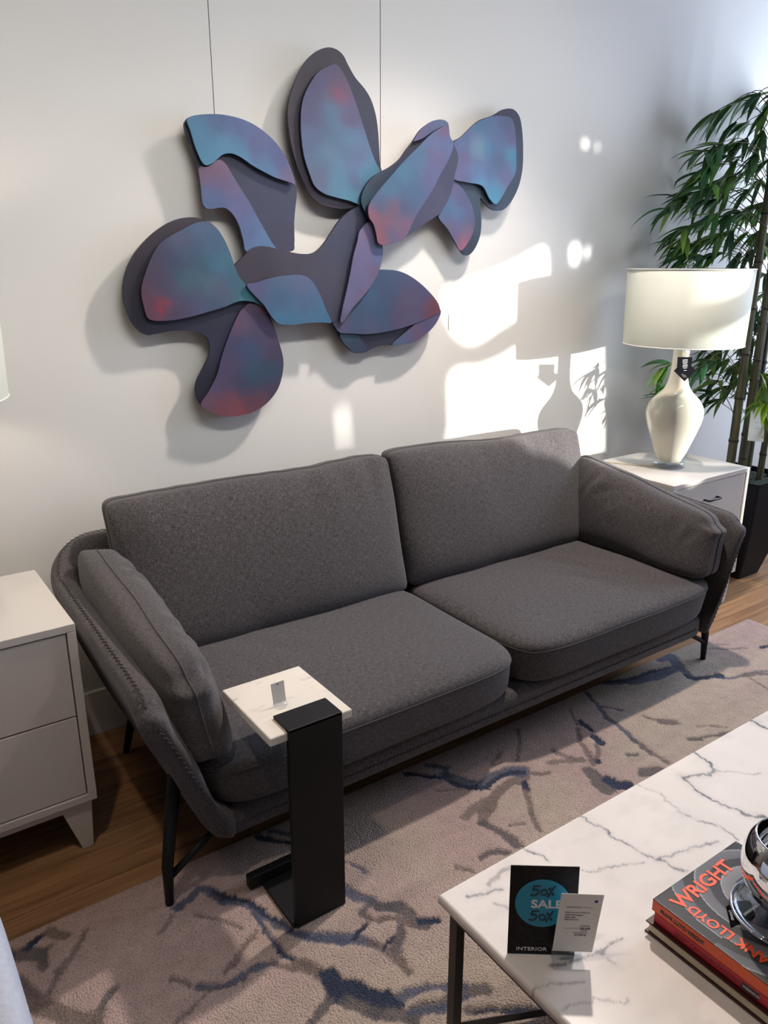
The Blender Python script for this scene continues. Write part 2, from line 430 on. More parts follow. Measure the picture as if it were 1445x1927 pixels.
# ------------------------------------------------------------------ light
def area(name, loc, aim, sx, sy, power, col, spread=180):
    d = bpy.data.lights.new(name, 'AREA'); d.shape = 'RECTANGLE'; d.size = sx; d.size_y = sy; d.energy = power; d.color = col; d.spread = math.radians(spread)
    o = bpy.data.objects.new(name, d); COL.objects.link(o); o.location = loc
    o.rotation_euler = (Vector(aim)-Vector(loc)).to_track_quat('-Z', 'Y').to_euler(); return o
def spot(name, loc, aim, power, col, ang, rad=.05, blend=.6):
    d = bpy.data.lights.new(name, 'SPOT'); d.energy = power; d.color = col; d.spot_size = math.radians(ang); d.spot_blend = blend; d.shadow_soft_size = rad
    o = bpy.data.objects.new(name, d); COL.objects.link(o); o.location = loc
    o.rotation_euler = (Vector(aim)-Vector(loc)).to_track_quat('-Z', 'Y').to_euler(); return o
sd = bpy.data.lights.new('sun', 'SUN'); sd.energy = 10; sd.angle = math.radians(.7); sd.color = (1, .985, .93)
so = bpy.data.objects.new('sun', sd); COL.objects.link(so); so.rotation_euler = SUN.to_track_quat('-Z', 'Y').to_euler(); so.location = (7, -3, 2)
area('window_daylight', (XR-.04, 1.22, 1.95), (0, 1.3, 1.9), 1.9, 1.6, 112, (.68, .78, 1.0))
area('shop_fill', (3.2, YF+.1, 1.6), (2.2, 2.5, 1.0), 3.2, 2.2, 20, (.50, .68, 1.0))  # added cool fill in front of the solid front wall
spot('ceiling_spot_key', (2.35, 1.74, 3.05), (1.35, .75, 0), 255, (1, .88, .80), 116, .05, .6)
spot('ceiling_spot_left', (-.2, 1.75, 3.05), (-.2, 2.2, .6), 14, (1, .84, .70), 120, .05, 1)
spot('ceiling_spot_art', (2.7, 1.45, 3.05), (1.3, 2.5, 1.2), 5, (1, .99, .95), 120, .08, 1)
area('wall_fill', (1.5, .5, 3.08), (1.45, 2.5, 1.66), 2.7, .25, 9.5, (1, .985, .96), 66)  # added fill to even the back wall, narrow to miss the sofa front
spot('rug_fill_left', (-.1, .95, 3.05), (.25, 1.15, 0), 62, (1, .84, .72), 66, .05, .8)  # added warm fill for the rug and floor at lower left
area('ceiling_fill', (.8, -.8, 3.1), (.8, -.6, 0), 3.5, 3, 6, (1, .96, .92))  # added soft fill for general ambient light
W = bpy.data.worlds.new('world'); S.world = W; W.use_nodes = True
W.node_tree.nodes['Background'].inputs[0].default_value = (.62, .76, 1, 1); W.node_tree.nodes['Background'].inputs[1].default_value = 1.0
S.view_settings.view_transform = 'Standard'; S.view_settings.look = 'None'; S.view_settings.gamma = 1; S.view_settings.exposure = 0
S.view_settings.use_curve_mapping = False
S.cycles.max_bounces = 8; S.cycles.caustics_reflective = False; S.cycles.caustics_refractive = False; S.cycles.sample_clamp_indirect = 4

# ------------------------------------------------------------------ rug
RZ = .012
def paint_rug():
    x0, x1, y0, y1 = .02, 3.213, -.9, 1.72
    nx, ny, X, Y = grid_mesh(x0, x1, y0, y1, RZ, .0058, .012)
    wx = X+.010*(fbm(X, Y, 26, 1)-.5)*2+.008*(vnoise(X*160, Y*160, 5)-.5); wy = Y+.010*(fbm(X, Y, 26, 9)-.5)*2+.008*(vnoise(X*160, Y*160, 6)-.5)
    big = fbm(X, Y, 2.2, 3)[..., None]; str_ = fbm(X*.35, Y*9, 3, 14)[..., None]
    c0 = np.array(srgb(184, 163, 152)[:3]); c1 = np.array(srgb(180, 166, 146)[:3]); c2 = np.array(srgb(176, 150, 144)[:3])
    t = np.clip((big-.38)/.24, 0, 1); C = c1*(1-t)+c2*t; C = C*.6+c0*.4; C = C*(.9+.2*str_)
    H = np.zeros(X.shape)
    navy = np.array(srgb(34, 44, 68)[:3]); slate = np.array(srgb(72, 80, 102)[:3]); grey = np.array(srgb(88, 82, 82)[:3])
    taupe = np.array(srgb(112, 97, 91)[:3]); line = np.array(srgb(118, 104, 98)[:3])
    st = [
     (grey,10,[(331,1709),(351,1691),(373,1670),(400,1675)]),(slate,11,[(331,1709),(355,1689),(373,1670),(400,1675),(427,1690)]),
     (slate,13,[(400,1679),(427,1692),(468,1704),(495,1722),(526,1737),(549,1753),(585,1764),(650,1768)]),
     (navy,8,[(402,1675),(427,1685),(468,1697),(495,1715)]),(navy,7,[(470,1700),(497,1719),(526,1733),(549,1750),(590,1763)]),
     (slate,15,[(560,1756),(601,1760),(664,1767),(705,1777)]),(taupe,14,[(700,1776),(733,1791),(754,1812),(768,1829)]),
     (grey,10,[(477,1715),(499,1747),(517,1783),(549,1801),(576,1814),(607,1832),(623,1855),(621,1882)]),(slate,7,[(477,1715),(499,1747),(517,1783)]),
     (taupe,20,[(560,1812),(595,1826),(617,1842),(627,1870)]),(navy,8,[(519,1787),(552,1802)]),
     (navy,24,[(620,1836),(632,1862),(640,1874)]),(navy,26,[(658,1858),(690,1868),(722,1880)]),(navy,13,[(700,1872),(746,1888)]),(grey,20,[(655,1885),(690,1898),(705,1905)]),
     (taupe,9,[(324,1844),(345,1847),(360,1852)]),(slate,12,[(378,1855),(418,1857),(472,1828),(517,1812)]),(taupe,12,[(515,1813),(558,1823)]),(grey,6,[(378,1859),(418,1862),(460,1843)]),
     (line,6,[(391,1868),(360,1897),(333,1922)]),(grey,11,[(214,1859),(197,1884),(186,1910),(171,1927)]),
     (line,8,[(160,1751),(139,1787),(112,1828)]),(line,7,[(112,1828),(90,1868)]),
     (grey,20,[(22,1797),(50,1793),(75,1797)]),(grey,16,[(78,1797),(82,1815)]),(navy,8,[(50,1783),(80,1763)]),(navy,10,[(12,1788),(20,1800)]),(grey,5,[(84,1788),(104,1780)]),
     (slate,8,[(31,1841),(55,1858),(72,1875)]),(taupe,24,[(35,1860),(75,1890),(130,1913),(175,1927)]),(taupe,18,[(95,1755),(118,1762)]),
     (line,6,[(326,1724),(299,1760)]),(line,7,[(373,1722),(405,1729),(454,1749)]),(line,8,[(481,1756),(450,1796),(425,1826)]),
     (grey,12,[(621,1882),(601,1902),(588,1927)]),(navy,9,[(486,1572),(510,1580),(545,1586)]),(slate,8,[(508,1564),(545,1570)]),
     (slate,5,[(643,1618),(665,1630),(688,1642)]),
     (slate,15,[(646,1673),(674,1687),(702,1694),(716,1704),(747,1701)]),(grey,18,[(716,1704),(747,1703),(775,1724),(785,1739),(800,1742)]),(navy,13,[(793,1734),(826,1732)]),
     (grey,9,[(698,1694),(681,1715),(698,1729)]),(taupe,10,[(767,1739),(740,1725),(712,1732)]),(navy,6,[(690,1741),(680,1754),(667,1767)]),(navy,7,[(743,1758),(735,1772),(726,1784)]),(grey,12,[(746,1790),(752,1765),(750,1745)]),
     (grey,20,[(705,1905),(768,1912),(802,1895),(830,1891),(871,1862),(906,1860)]),(slate,12,[(754,1874),(775,1862),(816,1857),(871,1852)]),(slate,10,[(768,1905),(830,1895),(880,1870)]),
     (grey,14,[(880,1900),(940,1900),(1000,1903)]),(navy,6,[(892,1902),(960,1905),(1010,1899)]),(grey,16,[(775,1920),(782,1940)]),
     (taupe,14,[(909,1549),(911,1528),(927,1509),(934,1490),(958,1473),(985,1462)]),(grey,12,[(909,1549),(925,1557),(941,1566),(975,1590)]),
     (line,11,[(871,1538),(892,1521),(916,1504)]),(navy,10,[(985,1472),(990,1482)]),(taupe,6,[(989,1485),(998,1520),(1013,1564)]),(line,6,[(958,1552),(989,1551)]),
     (line,7,[(858,1632),(889,1639)]),(grey,10,[(906,1615),(923,1604),(958,1604)]),
     (navy,7,[(761,1454),(802,1461),(830,1462)]),(slate,9,[(802,1438),(837,1445),(840,1459)]),(slate,18,[(835,1458),(871,1472),(906,1478),(923,1461),(951,1452),(986,1450)]),(navy,9,[(850,1470),(880,1482),(915,1482),(935,1462),(960,1452),(984,1450)]),
     (taupe,7,[(996,1454),(1034,1455)]),(line,4,[(816,1485),(868,1486)]),(line,5,[(975,1372),(979,1400),(972,1431)]),(line,5,[(923,1438),(941,1417)]),
     (slate,12,[(1141,1286),(1187,1280),(1217,1271),(1258,1262)]),(navy,6,[(1141,1284),(1187,1277),(1217,1265),(1258,1256)]),
     (slate,15,[(1187,1283),(1239,1274),(1270,1256)]),(slate,14,[(1240,1240),(1262,1235),(1280,1258),(1296,1272)]),(navy,9,[(1290,1270),(1304,1276),(1356,1271)]),
     (slate,4,[(1356,1276),(1387,1275),(1409,1265),(1445,1262)]),(taupe,8,[(1395,1272),(1420,1267),(1445,1268)]),(line,4,[(1409,1276),(1445,1297)]),
     (slate,7,[(1100,1303),(1126,1331),(1145,1354),(1164,1367),(1179,1376),(1194,1395)]),(grey,8,[(1192,1393),(1217,1410),(1222,1418)]),
     (navy,7,[(1092,1356),(1113,1376)]),(navy,13,[(1119,1387),(1131,1397)]),(navy,9,[(1121,1429),(1128,1434)]),(taupe,6,[(1126,1400),(1122,1428)]),
     (taupe,7,[(1085,1369),(1092,1391),(1104,1414),(1119,1440)]),(grey,20,[(1107,1452),(1126,1471),(1145,1486)]),(navy,15,[(1143,1466),(1164,1478),(1183,1474)]),
     (line,9,[(1032,1435),(1066,1432),(1096,1428)]),(line,7,[(1040,1411),(1070,1425),(1092,1430)]),(line,4,[(1209,1346),(1239,1355),(1281,1363)]),(taupe,11,[(1245,1357),(1265,1359)]),
     (grey,12,[(1298,1390),(1315,1391)]),(grey,6,[(1315,1389),(1345,1384),(1380,1378)]),(line,3,[(1311,1367),(1340,1365),(1364,1369)]),(grey,6,[(1183,1420),(1198,1420)]),
     (taupe,9,[(1228,1418),(1255,1433)]),(grey,15,[(1209,1454),(1239,1448)]),(line,4,[(1334,1220),(1360,1222),(1405,1219)]),(navy,6,[(1430,1219),(1448,1215)]),(line,3,[(1350,1213),(1375,1213)]),
     (line,4,[(1070,1335),(1085,1361)]),(slate,4,[(1130,1330),(1172,1336)]),
    ]
    for col, w, pl in st:
        wpl = [tuple(on(a, c, 2, RZ)[:2]) for a, c in pl]
        mx, my = pl[len(pl)//2]
        # stroke widths were read across the foreshortened floor
        hw = w*px_scale(mx, my, RZ)*.72
        bx0 = min(p[0] for p in wpl)-hw-.05; bx1 = max(p[0] for p in wpl)+hw+.05; by0 = min(p[1] for p in wpl)-hw-.05; by1 = max(p[1] for p in wpl)+hw+.05
        i0 = max(0, int((bx0-x0)/(x1-x0)*(nx-1))); i1 = min(nx, int((bx1-x0)/(x1-x0)*(nx-1))+2)
        j0 = max(0, int((by0-y0)/(y1-y0)*(ny-1))); j1 = min(ny, int((by1-y0)/(y1-y0)*(ny-1))+2)
        if i0 >= i1 or j0 >= j1: continue
        sl = (slice(i0, i1), slice(j0, j1))
        d = seg_dist(wx[sl], wy[sl], wpl)
        wid = hw*(.75+.5*vnoise(X[sl]*14, Y[sl]*14, 4))
        soft = .003 if col is navy else .006
        a = np.clip((wid-d)/soft+.5, 0, 1)
        a = a*(1 if col is navy else .88)
        jit = 1+.35*(vnoise(X[sl]*130, Y[sl]*130, 8)-.5)
        C[sl] = C[sl]*(1-a[..., None])+(col*jit[..., None])*a[..., None]
        H[sl] = np.minimum(H[sl], -a*.0035)
    H += .0012*(vnoise(X*90, Y*90, 2)-.5)
    me, nv, ring = grid_to_mesh('rug', nx, ny, X, Y, RZ+H, 0.0005)
    c = np.ones((nv, 4)); c[:nx*ny, :3] = C.reshape(-1, 3); c[nx*ny:, :3] = np.array(srgb(120, 108, 98)[:3])
    set_tint(me, c)
    o = obj('area_rug', me, 'rug', smooth=True)
    tag(o, 'blush and beige tufted area rug with navy branching pattern under the sofa', 'rug')
paint_rug()

# ------------------------------------------------------------------ sofa
SX = 1.592
sofa = thing('sofa', 'dark grey woven two-seat sofa with flared arms on thin black legs', 'sofa', (SX, 2.0, 0))
def shell():
    y0 = 1.548; yb = 2.445; xl = SX-1.172; xr = SX+1.178; R = .17
    path = []
    for y in np.linspace(y0, yb-R, 26): path.append((xl, y, -1, 0))
    for a in np.linspace(0, PI/2, 12)[1:]: path.append((xl+R-R*math.cos(a), yb-R+R*math.sin(a), -math.cos(a), math.sin(a)))
    for x in np.linspace(xl+R, xr-R, 40)[1:]: path.append((x, yb, 0, 1))
    for a in np.linspace(0, PI/2, 12)[1:]: path.append((xr-R+R*math.sin(a), yb-R+R*math.cos(a), math.sin(a), math.cos(a)))
    for y in np.linspace(yb-R, y0, 26)[1:]: path.append((xr, y, 1, 0))
    def prof(h):
        pr = [(-.235,.152),(-.195,.156),(-.168,.175),(-.145,.22),(-.118,.285),(-.088,.37),(-.055,.46),(-.014,h-.08),(-.003,h-.04),(-.003,h-.016),(-.018,h),(-.038,h+.004),(-.06,h-.004),(-.075,h-.026),(-.084,h-.07),(-.125,.46),(-.15,.37),(-.17,.30),(-.188,.255),(-.235,.24)]
        return pr
    b = bmesh.new(); uvl = b.loops.layers.uv.new('UVMap')
    rings = []; s = 0; last = None; info = []
    def hgt(x, y):
        t = max(0, min(1, (y-y0)/(yb-R-y0))); y = max(y, y0)
        h = .628+.045*t-.030*max(0, 1-(y-y0)/.06)**2
        # back rail rises behind the cushions
        if y > yb-R: h = .673+.075*min(1, (y-(yb-R))/R)*1.0
        return h
    def ring(x, y, nx, ny, sc=1, fy=0, lean=0):
        h = hgt(x, y); pr = prof(h); cxm = sum(p[0] for p in pr)/len(pr)
        out = []
        for o_, z in pr:
            if nx > .3: o_ = o_*(1-.45*max(0, min(1, (h-.1-z)/.12))) if o_ > -.2 else o_*.62
            if sc != 1:
                # shrink the thickness towards the middle of the wall for the rounded front end
                mid = -.04-(.6-z)*.40; mid = min(mid, -.04)*(.62 if nx > .3 and z < .5 else 1); o2 = mid+(o_-mid)*sc; z2 = z+(0.36-z)*(1-sc)*.10
            else: o2, z2 = o_, z
            lean_y = (0.628-z2)*.10 if fy else 0
            out.append(Vector((x+nx*o2, y+ny*o2+(lean_y if abs(nx) > .9 and y < y0+.25 else 0)*(1-min(1, max(0, (y-y0)/.25))), z2)))
        return out
    seq = [ring(path[0][0], y0-.030, -1, 0, .25, 1), ring(path[0][0], y0-.025, -1, 0, .62, 1), ring(path[0][0], y0-.013, -1, 0, .88, 1)]
    for p in path: seq.append(ring(*p, 1, 1))
    seq += [ring(path[-1][0], y0-.013, 1, 0, .88, 1), ring(path[-1][0], y0-.025, 1, 0, .62, 1), ring(path[-1][0], y0-.030, 1, 0, .25, 1)]
    S_ = [0]
    for a, c in zip(seq[:-1], seq[1:]): S_.append(S_[-1]+(a[8]-c[8]).length)
    vr = [[b.verts.new(p) for p in r] for r in seq]; n = len(seq[0])
    pl = [0]
    for k in range(n): pl.append(pl[-1]+(seq[10][k]-seq[10][(k+1) % n]).length)
    for i in range(len(vr)-1):
        for k in range(n):
            f = b.faces.new((vr[i][k], vr[i][(k+1) % n], vr[i+1][(k+1) % n], vr[i+1][k]))
            for lp, uv in zip(f.loops, ((S_[i], pl[k]), (S_[i], pl[k+1]), (S_[i+1], pl[k+1]), (S_[i+1], pl[k]))): lp[uvl].uv = uv
    for r in (vr[0], vr[-1]):
        f = b.faces.new(r)
        for lp in f.loops: lp[uvl].uv = (lp.vert.co.x, lp.vert.co.z)
    bmesh.ops.recalc_face_normals(b, faces=b.faces)
    o = obj('upholstered_shell', b, 'fabric', sofa, True)
    sub = o.modifiers.new('sub', 'SUBSURF'); sub.levels = 1; sub.render_levels = 1
    # zigzag stitching along the rim
    zz = []
    tot = 0
    pts = [r for r in seq[3:-3]]
    mid = [(r[10]*.55+r[11]*.45)+Vector((0, 0, .001)) for r in pts]
    fine = spline(mid, 30)
    front = [seq[1][k] for k in ()]
    prev = fine[0]; acc = 0; sgn = 1; out = []
    for p in fine:
        acc += (p-prev).length; prev2 = prev; prev = p
        if acc > .008:
            t = (p-prev2).normalized(); sd_ = t.cross(Vector((0, 0, 1))); out.append(p+sd_*.0038*sgn); sgn = -sgn; acc = 0
    obj('rim_stitching', tube(out, .0014, 5), 'seam', o)
    # stitching down both front ends
    for sgn0, xs in ((-1, 3), (1, -4)):
        src = [p for p in seq[0 if sgn0 < 0 else -1]]
        line = [(src[k]+src[len(src)-1-k])/2 for k in range(9, -1, -1)]
        line = [Vector((p.x, p.y-.003, p.z)) for p in line]
        f2 = spline(line, 24); out = []; sg = 1; acc = 0; prev = f2[0]
        for p in f2:
            acc += (p-prev).length; prev = p
            if acc > .008: out.append(p+Vector((.0038*sg, 0, 0))); sg = -sg; acc = 0
        obj('end_stitching', tube(out, .0014, 5), 'seam', o)
    return o
shell()
# box with UVs for upholstery rails
def uvbox(me_b, sc=1):
    uvl = me_b.loops.layers.uv.verify(); me_b.normal_update()
    for f in me_b.faces:
        n = f.normal; ax = max(range(3), key=lambda i: abs(n[i])); i, j = [(1, 2), (0, 2), (0, 1)][ax]
        for lp in f.loops: lp[uvl].uv = (lp.vert.co[i]*sc, lp.vert.co[j]*sc)
    return me_b
rail = box(SX-.975, SX+1.02, 1.575, 2.40, .152, .248, .028, 4)
ro = obj('base_rail', uvbox(rail), 'fabric', sofa, True)
zz = []; sg = 1; x = SX-.94
while x < SX+.99: zz.append((x, 1.5745, .196+.0035*sg)); sg = -sg; x += .007
obj('rail_stitching', tube(zz, .0013, 5), 'seam', ro)

def cushion(name, corners, parent, n=6, N=40, taper=0, tp=3, crown=(0, 0), wr=0, wscale=5, seams=(), seed=0, sag=None, size=None, ears=0, wrinkle_fn=None):
    """corners: 8 points indexed [c][b][a] (a: width, b: length, c: thickness); superellipsoid mapped trilinearly"""
    K = [Vector(p) for p in corners]
    def tri(a, b_, c):
        fa, fb, fc = (a+1)/2, (b_+1)/2, (c+1)/2
        p = Vector((0, 0, 0))
        for i in range(8):
            w_ = (fa if i & 1 else 1-fa)*(fb if i & 2 else 1-fb)*(fc if i & 4 else 1-fc)
            p += K[i]*w_
        return p
    def shape(a, b_, c):
        r = (abs(a)**n+abs(b_)**n+abs(c)**n)**(-1/n)
        a, b_, c = a*r, b_*r, c*r
        if taper:
            ea = 1-abs(a)**tp; eb = 1-abs(b_)**tp
            c *= (1-taper)+taper*max(0, ea*eb)**.5
        if ears:
            k = (abs(a*b_))**6; a *= 1+ears*k; b_ *= 1+ears*k
        side = 0 if c < 0 else 1
        c += (1 if c > 0 else -1)*crown[side]*(1-a*a)*(1-b_*b_)*min(1, abs(c)*1.5)
        p = tri(a, b_, c)
        if wr:
            q = p*wscale+Vector((seed*3.1, seed*1.7, 0))
            p = p+Vector((noise.noise(q), noise.noise(q+Vector((9, 0, 0))), noise.noise(q+Vector((0, 9, 0)))))*wr
        if wrinkle_fn: p = wrinkle_fn(p, a, b_, c)
        return p
    bm_ = bmesh.new(); uvl = bm_.loops.layers.uv.new('UVMap')
    if size is None: size = ((K[1]-K[0]).length, (K[2]-K[0]).length, (K[4]-K[0]).length)
    cache = {}
    def vert(a, b_, c):
        k = (round(a, 5), round(b_, 5), round(c, 5))
        if k not in cache: cache[k] = bm_.verts.new(shape(a, b_, c))
        return cache[k]
    L = [math.sin((i/N*2-1)*PI/2*.92)/math.sin(PI/2*.92) for i in range(N+1)]
    for ax in range(3):
        i1, i2 = [(1, 2), (0, 2), (0, 1)][ax]
        for sgn_ in (-1, 1):
            for i in range(N):
                for j in range(N):
                    q = []
                    for (di, dj) in ((0, 0), (1, 0), (1, 1), (0, 1)):
                        co_ = [0, 0, 0]; co_[ax] = sgn_; co_[i1] = L[i+di]; co_[i2] = L[j+dj]; q.append(tuple(co_))
                    f = bm_.faces.new([vert(*p) for p in q])
                    for lp, p in zip(f.loops, q): lp[uvl].uv = (p[i1]*size[i1]/2+ax*3.3+seed, p[i2]*size[i2]/2+sgn_*.77)
    bmesh.ops.recalc_face_normals(bm_, faces=bm_.faces)
    o = obj(name, bm_, 'fabric', parent, True)
    for c_ in seams:
        pts = []
        T = 60
        for k in range(4*T):
            s_, u = divmod(k, T); u = u/T*2-1
            a, b_ = [(u, -1), (1, u), (-u, 1), (-1, -u)][s_]
            p = shape(a*1.0, b_*1.0, c_); ctr = tri(0, 0, c_*.6); pts.append(p+(p-ctr).normalized()*.0008)
        obj('piping', tube(pts, .0022, 6, closed=True), 'fabric', o, True)
    return o
def C8(f):  # f: dict-like list in order [c0b0a0,c0b0a1,c0b1a0,c0b1a1,c1b0a0,c1b0a1,c1b1a0,c1b1a1]
    return f
def seatwr(seed, amp=.004, cx=.3, cy=.2):
    def fn(p, a, b_, c):
        if c > 0:
            e = math.exp(-((a-cx)**2/.10+(b_-cy)**2/.25)); p = p+Vector((0, 0, amp*e*math.sin((a*1.2+b_*.5)*16+2*noise.noise(p*6))))
        elif False: pass
        return p
    return fn
xm = 1.628
def seat(xa, xb, seed, wf):
    y0, y1 = 1.53, 2.26; ia, ib = (.060, 0) if xa < 1 else (0, .04)
    cushion('seat_cushion', C8([(xa+ia, y0+.012, .238), (xb-ib, y0+.012, .238), (xa+ia, y1, .238), (xb-ib, y1, .238), (xa, y0, .408), (xb, y0, .408), (xa, y1, .408), (xb, y1, .408)]),
            sofa, n=7, N=44, crown=(0, .20), wr=.004, wscale=4, seams=(.55,), seed=seed, wrinkle_fn=wf)
seat(SX-1.055, xm-.003, 1, seatwr(1, .0012, -.2, .1)); seat(xm+.003, SX+1.068, 2, seatwr(2, .0055, .25, -.05))
def backwr(x0, x1, amp):
    def fn(p, a, b_, c):
        # short gathers running down from the top seam
        if b_ > .2:
            k = (b_-.2)/.8; p = p+Vector((0, -amp*k*(.5+.5*noise.noise(Vector((p.x*3, 2, x0))))*math.sin(p.x*58+5*noise.noise(Vector((p.x*4, p.z*3, x0)))), 0))
        p = p+Vector((0, -.004*math.exp(-((a+.25)**2)/.01)*math.sin((b_+.3)*3), 0))
        return p
    return fn
def backc(xa, xb, ztl, ztr, seed, tiltx=0):
    # a: width, b: height, c: thickness (c=+1 faces the room)
    cushion('back_cushion', C8([(xa, 2.335, .385), (xb, 2.335, .385), (xa+.0, 2.405, ztl), (xb, 2.405, ztr),
                               (xa, 2.085, .395), (xb, 2.085, .395), (xa, 2.245, ztl), (xb, 2.245, ztr)]),
            sofa, n=16, N=48, taper=.62, tp=4, crown=(.05, .10), wr=.009, wscale=4, seams=(0.0,), seed=seed, ears=.03, wrinkle_fn=backwr(xa, xb, .0065))
backc(SX-.985, xm-.002, .868, .872, 3); backc(xm+.006, SX+1.04, .880, .858, 4)
def armwr(sx):
    def fn(p, a, b_, c):
        top = max(0, min(1, (a+.1)*1.2)); inner = max(0, c)
        # gathers running across the top, perpendicular to the seam
        g = math.sin(b_*24+6*noise.noise(p*6)+a*3)*noise.noise(p*7+Vector((3, 1, 0)))
        p = p+Vector((-sx*.010*top*inner*g, 0, .010*top*inner*g))
        # pinched fold at the front upper corner
        d = math.hypot((a-.80)*1.0, (b_+.93)*1.2)
        p = p+Vector((0, .020, -.006))*math.exp(-(d/.16)**2)
        e = math.hypot((a-.62), (b_+.95))
        p = p+Vector((0, -.010, 0))*math.exp(-(e/.14)**2)
        return p
    return fn
def armc(sx, seed):
    # a: height, b: length (front->back), c: thickness (+1 inner)
    xo = lambda o_: SX+sx*o_
    zf, zb = (.662, .765) if sx < 0 else (.632, .758)
    cushion('arm_cushion', C8([(xo(1.075), 1.545, .40), (xo(1.115), 1.555, zf), (xo(1.075), 2.33, .40), (xo(1.115), 2.33, zb),
                               (xo(.90), 1.545, .40), (xo(.975), 1.555, zf+.005), (xo(.90), 2.27, .40), (xo(.965), 2.26, zb)]),
            sofa, n=7, N=56, taper=.40, tp=3.5, crown=(.03, .18), wr=.010, wscale=4.5, seams=(0.0,), seed=seed, ears=.02, wrinkle_fn=armwr(sx))
armc(-1, 5); armc(1, 6)
for sx in (-1, 1):
    fx = SX+sx*1.12
    lg = obj('leg', tube([(fx, 1.612, RZ+.0005), (fx-sx*.004, 1.614, .12), (fx-sx*(.046 if sx < 0 else .02), 1.626, .36 if sx < 0 else .26)], [.0105, .0145, .018], 16), 'black', sofa, True)
    obj('brace', tube([(fx, 1.613, .085), (fx-sx*.15, 1.62, .178)], .0095, 12), 'black', lg, True)
    obj('leg', tube([(SX+sx*1.0, 2.337, 0), (SX+sx*.96, 2.325, .17)], [.0105, .016], 16), 'black', sofa, True)

# ------------------------------------------------------------------ wall sculpture
def zpt(o, sc): return lambda p: (o[0]+p[0]*sc, o[1]+p[1]*sc)
Z1 = zpt((220, 70), 400/1445); Z2 = zpt((520, 70), 500/1445); Z3 = zpt((220, 390), 400/1445); Z4 = zpt((440, 440), 420/1445)
art = thing('wall_sculpture', 'large blue and purple layered petal sculpture hanging on the white wall above the sofa', 'sculpture', tuple(on(610, 640, 1, WY-.05)))
DARK = (54, 56, 76); DARKP = (66, 58, 76)
def art_piece(name, z, pts, depth, thick, cols, per=5, smooth=True):
    px = [z(p) if not (len(p) == 3) else (p[0], p[1]) for p in pts]
    yf = WY-depth
    w = [on(a, c, 1, yf) for a, c in px]
    if smooth:
        sp = spline([Vector((p.x, p.z, 0)) for p in w], per, closed=True)
    else: sp = [Vector((p.x, p.z, 0)) for p in w]
    poly = [(p.x, p.y) for p in sp]
    bm_, _ = plate_poly(poly, lambda x, y, d: Vector((x, WY-d, y)), depth, depth-thick, grid=.022)
    me = bpy.data.meshes.new(name); bm_.to_mesh(me); bm_.free()
    def ink(rgb):
        v = np.array(srgb(*rgb)[:3]); g = v.mean(); return (v*.82+g*.18)*.61
    cp = [(on(*z((a, c)), 1, yf), ink(rgb)) for a, c, rgb in cols]
    V = np.empty(len(me.vertices)*3, np.float32); me.vertices.foreach_get('co', V); V = V.reshape(-1, 3)
    X, Zc = V[:, 0]+.02*(vnoise(V[:, 0]*20, V[:, 2]*20, 3)-.5), V[:, 2]+.02*(vnoise(V[:, 0]*20, V[:, 2]*20, 7)-.5)
    num = 0; den = 0
    for p, cc in cp:
        w_ = 1/((X-p.x)**2+(Zc-p.z)**2+.0004)**2.1*(.2 if cc[0] > cc[1]*1.7 else 1)
        num = num+w_[:, None]*cc; den = den+w_[:, None]
    c = np.ones((len(V), 4)); c[:, :3] = num/den
    set_tint(me, c)
    return obj(name, me, 'art', art)
CY_, BL, PU, PK, TE, LV = (70, 150, 190), (84, 112, 164), (104, 92, 142), (150, 88, 112), (52, 112, 146), (122, 108, 156)
# petal, upper left
art_piece('petal_backing', Z1, [(459,600),(470,565),(500,540),(560,527),(660,524),(760,535),(860,562),(950,607),(1040,677),(1110,757),(1160,842),(1200,940),(1218,1010),(1222,1080),(1212,1170),(1205,1260),(1206,1330),(1206,1400),(1190,1455),(1040,1460),(900,1450),(872,1440),(860,1380),(835,1290),(800,1220),(760,1175),(720,1158),(660,1165),(620,1167),(595,1150),(580,1110),(572,1020),(560,930),(550,890),(530,820),(505,740),(475,670)], .048, .01, [(600,600,DARK),(1100,1100,(66,72,104)),(1150,1400,(66,68,98))])
art_piece('colour_panel', Z1, [(480,560),(540,530),(660,522),(760,533),(860,560),(950,605),(1040,675),(1110,755),(1160,840),(1200,940),(1213,1000),(1170,985),(1080,955),(1000,915),(920,870),(850,820),(790,792),(750,790),(715,800),(680,830),(650,855),(615,870),(590,860),(565,820),(530,730),(500,630)], .064, .007,
  [(560,640,(70,146,190)),(600,820,(72,158,200)),(720,740,(76,156,200)),(850,780,(78,154,200)),(700,560,BL),(820,640,(92,116,176)),(950,720,(104,112,172)),(1100,800,(90,104,166)),(1180,960,LV),(1000,890,(78,136,184)),(640,540,(84,120,170))])
art_piece('colour_panel', Z1, [(556,895),(575,877),(600,882),(640,865),(670,840),(700,833),(730,850),(770,910),(830,1010),(900,1120),(960,1230),(1010,1320),(1050,1390),(1085,1455),(980,1460),(880,1455),(860,1380),(835,1290),(800,1220),(760,1175),(720,1158),(660,1165),(620,1167),(595,1150),(580,1110),(572,1020),(560,930)], .057, .006,
  [(600,900,(136,96,126)),(700,860,(140,104,140)),(780,980,LV),(600,1080,BL),(680,1140,(86,108,164)),(850,1160,(104,108,166)),(900,1300,(92,118,176)),(980,1420,(88,136,186)),(590,980,(132,90,124))])
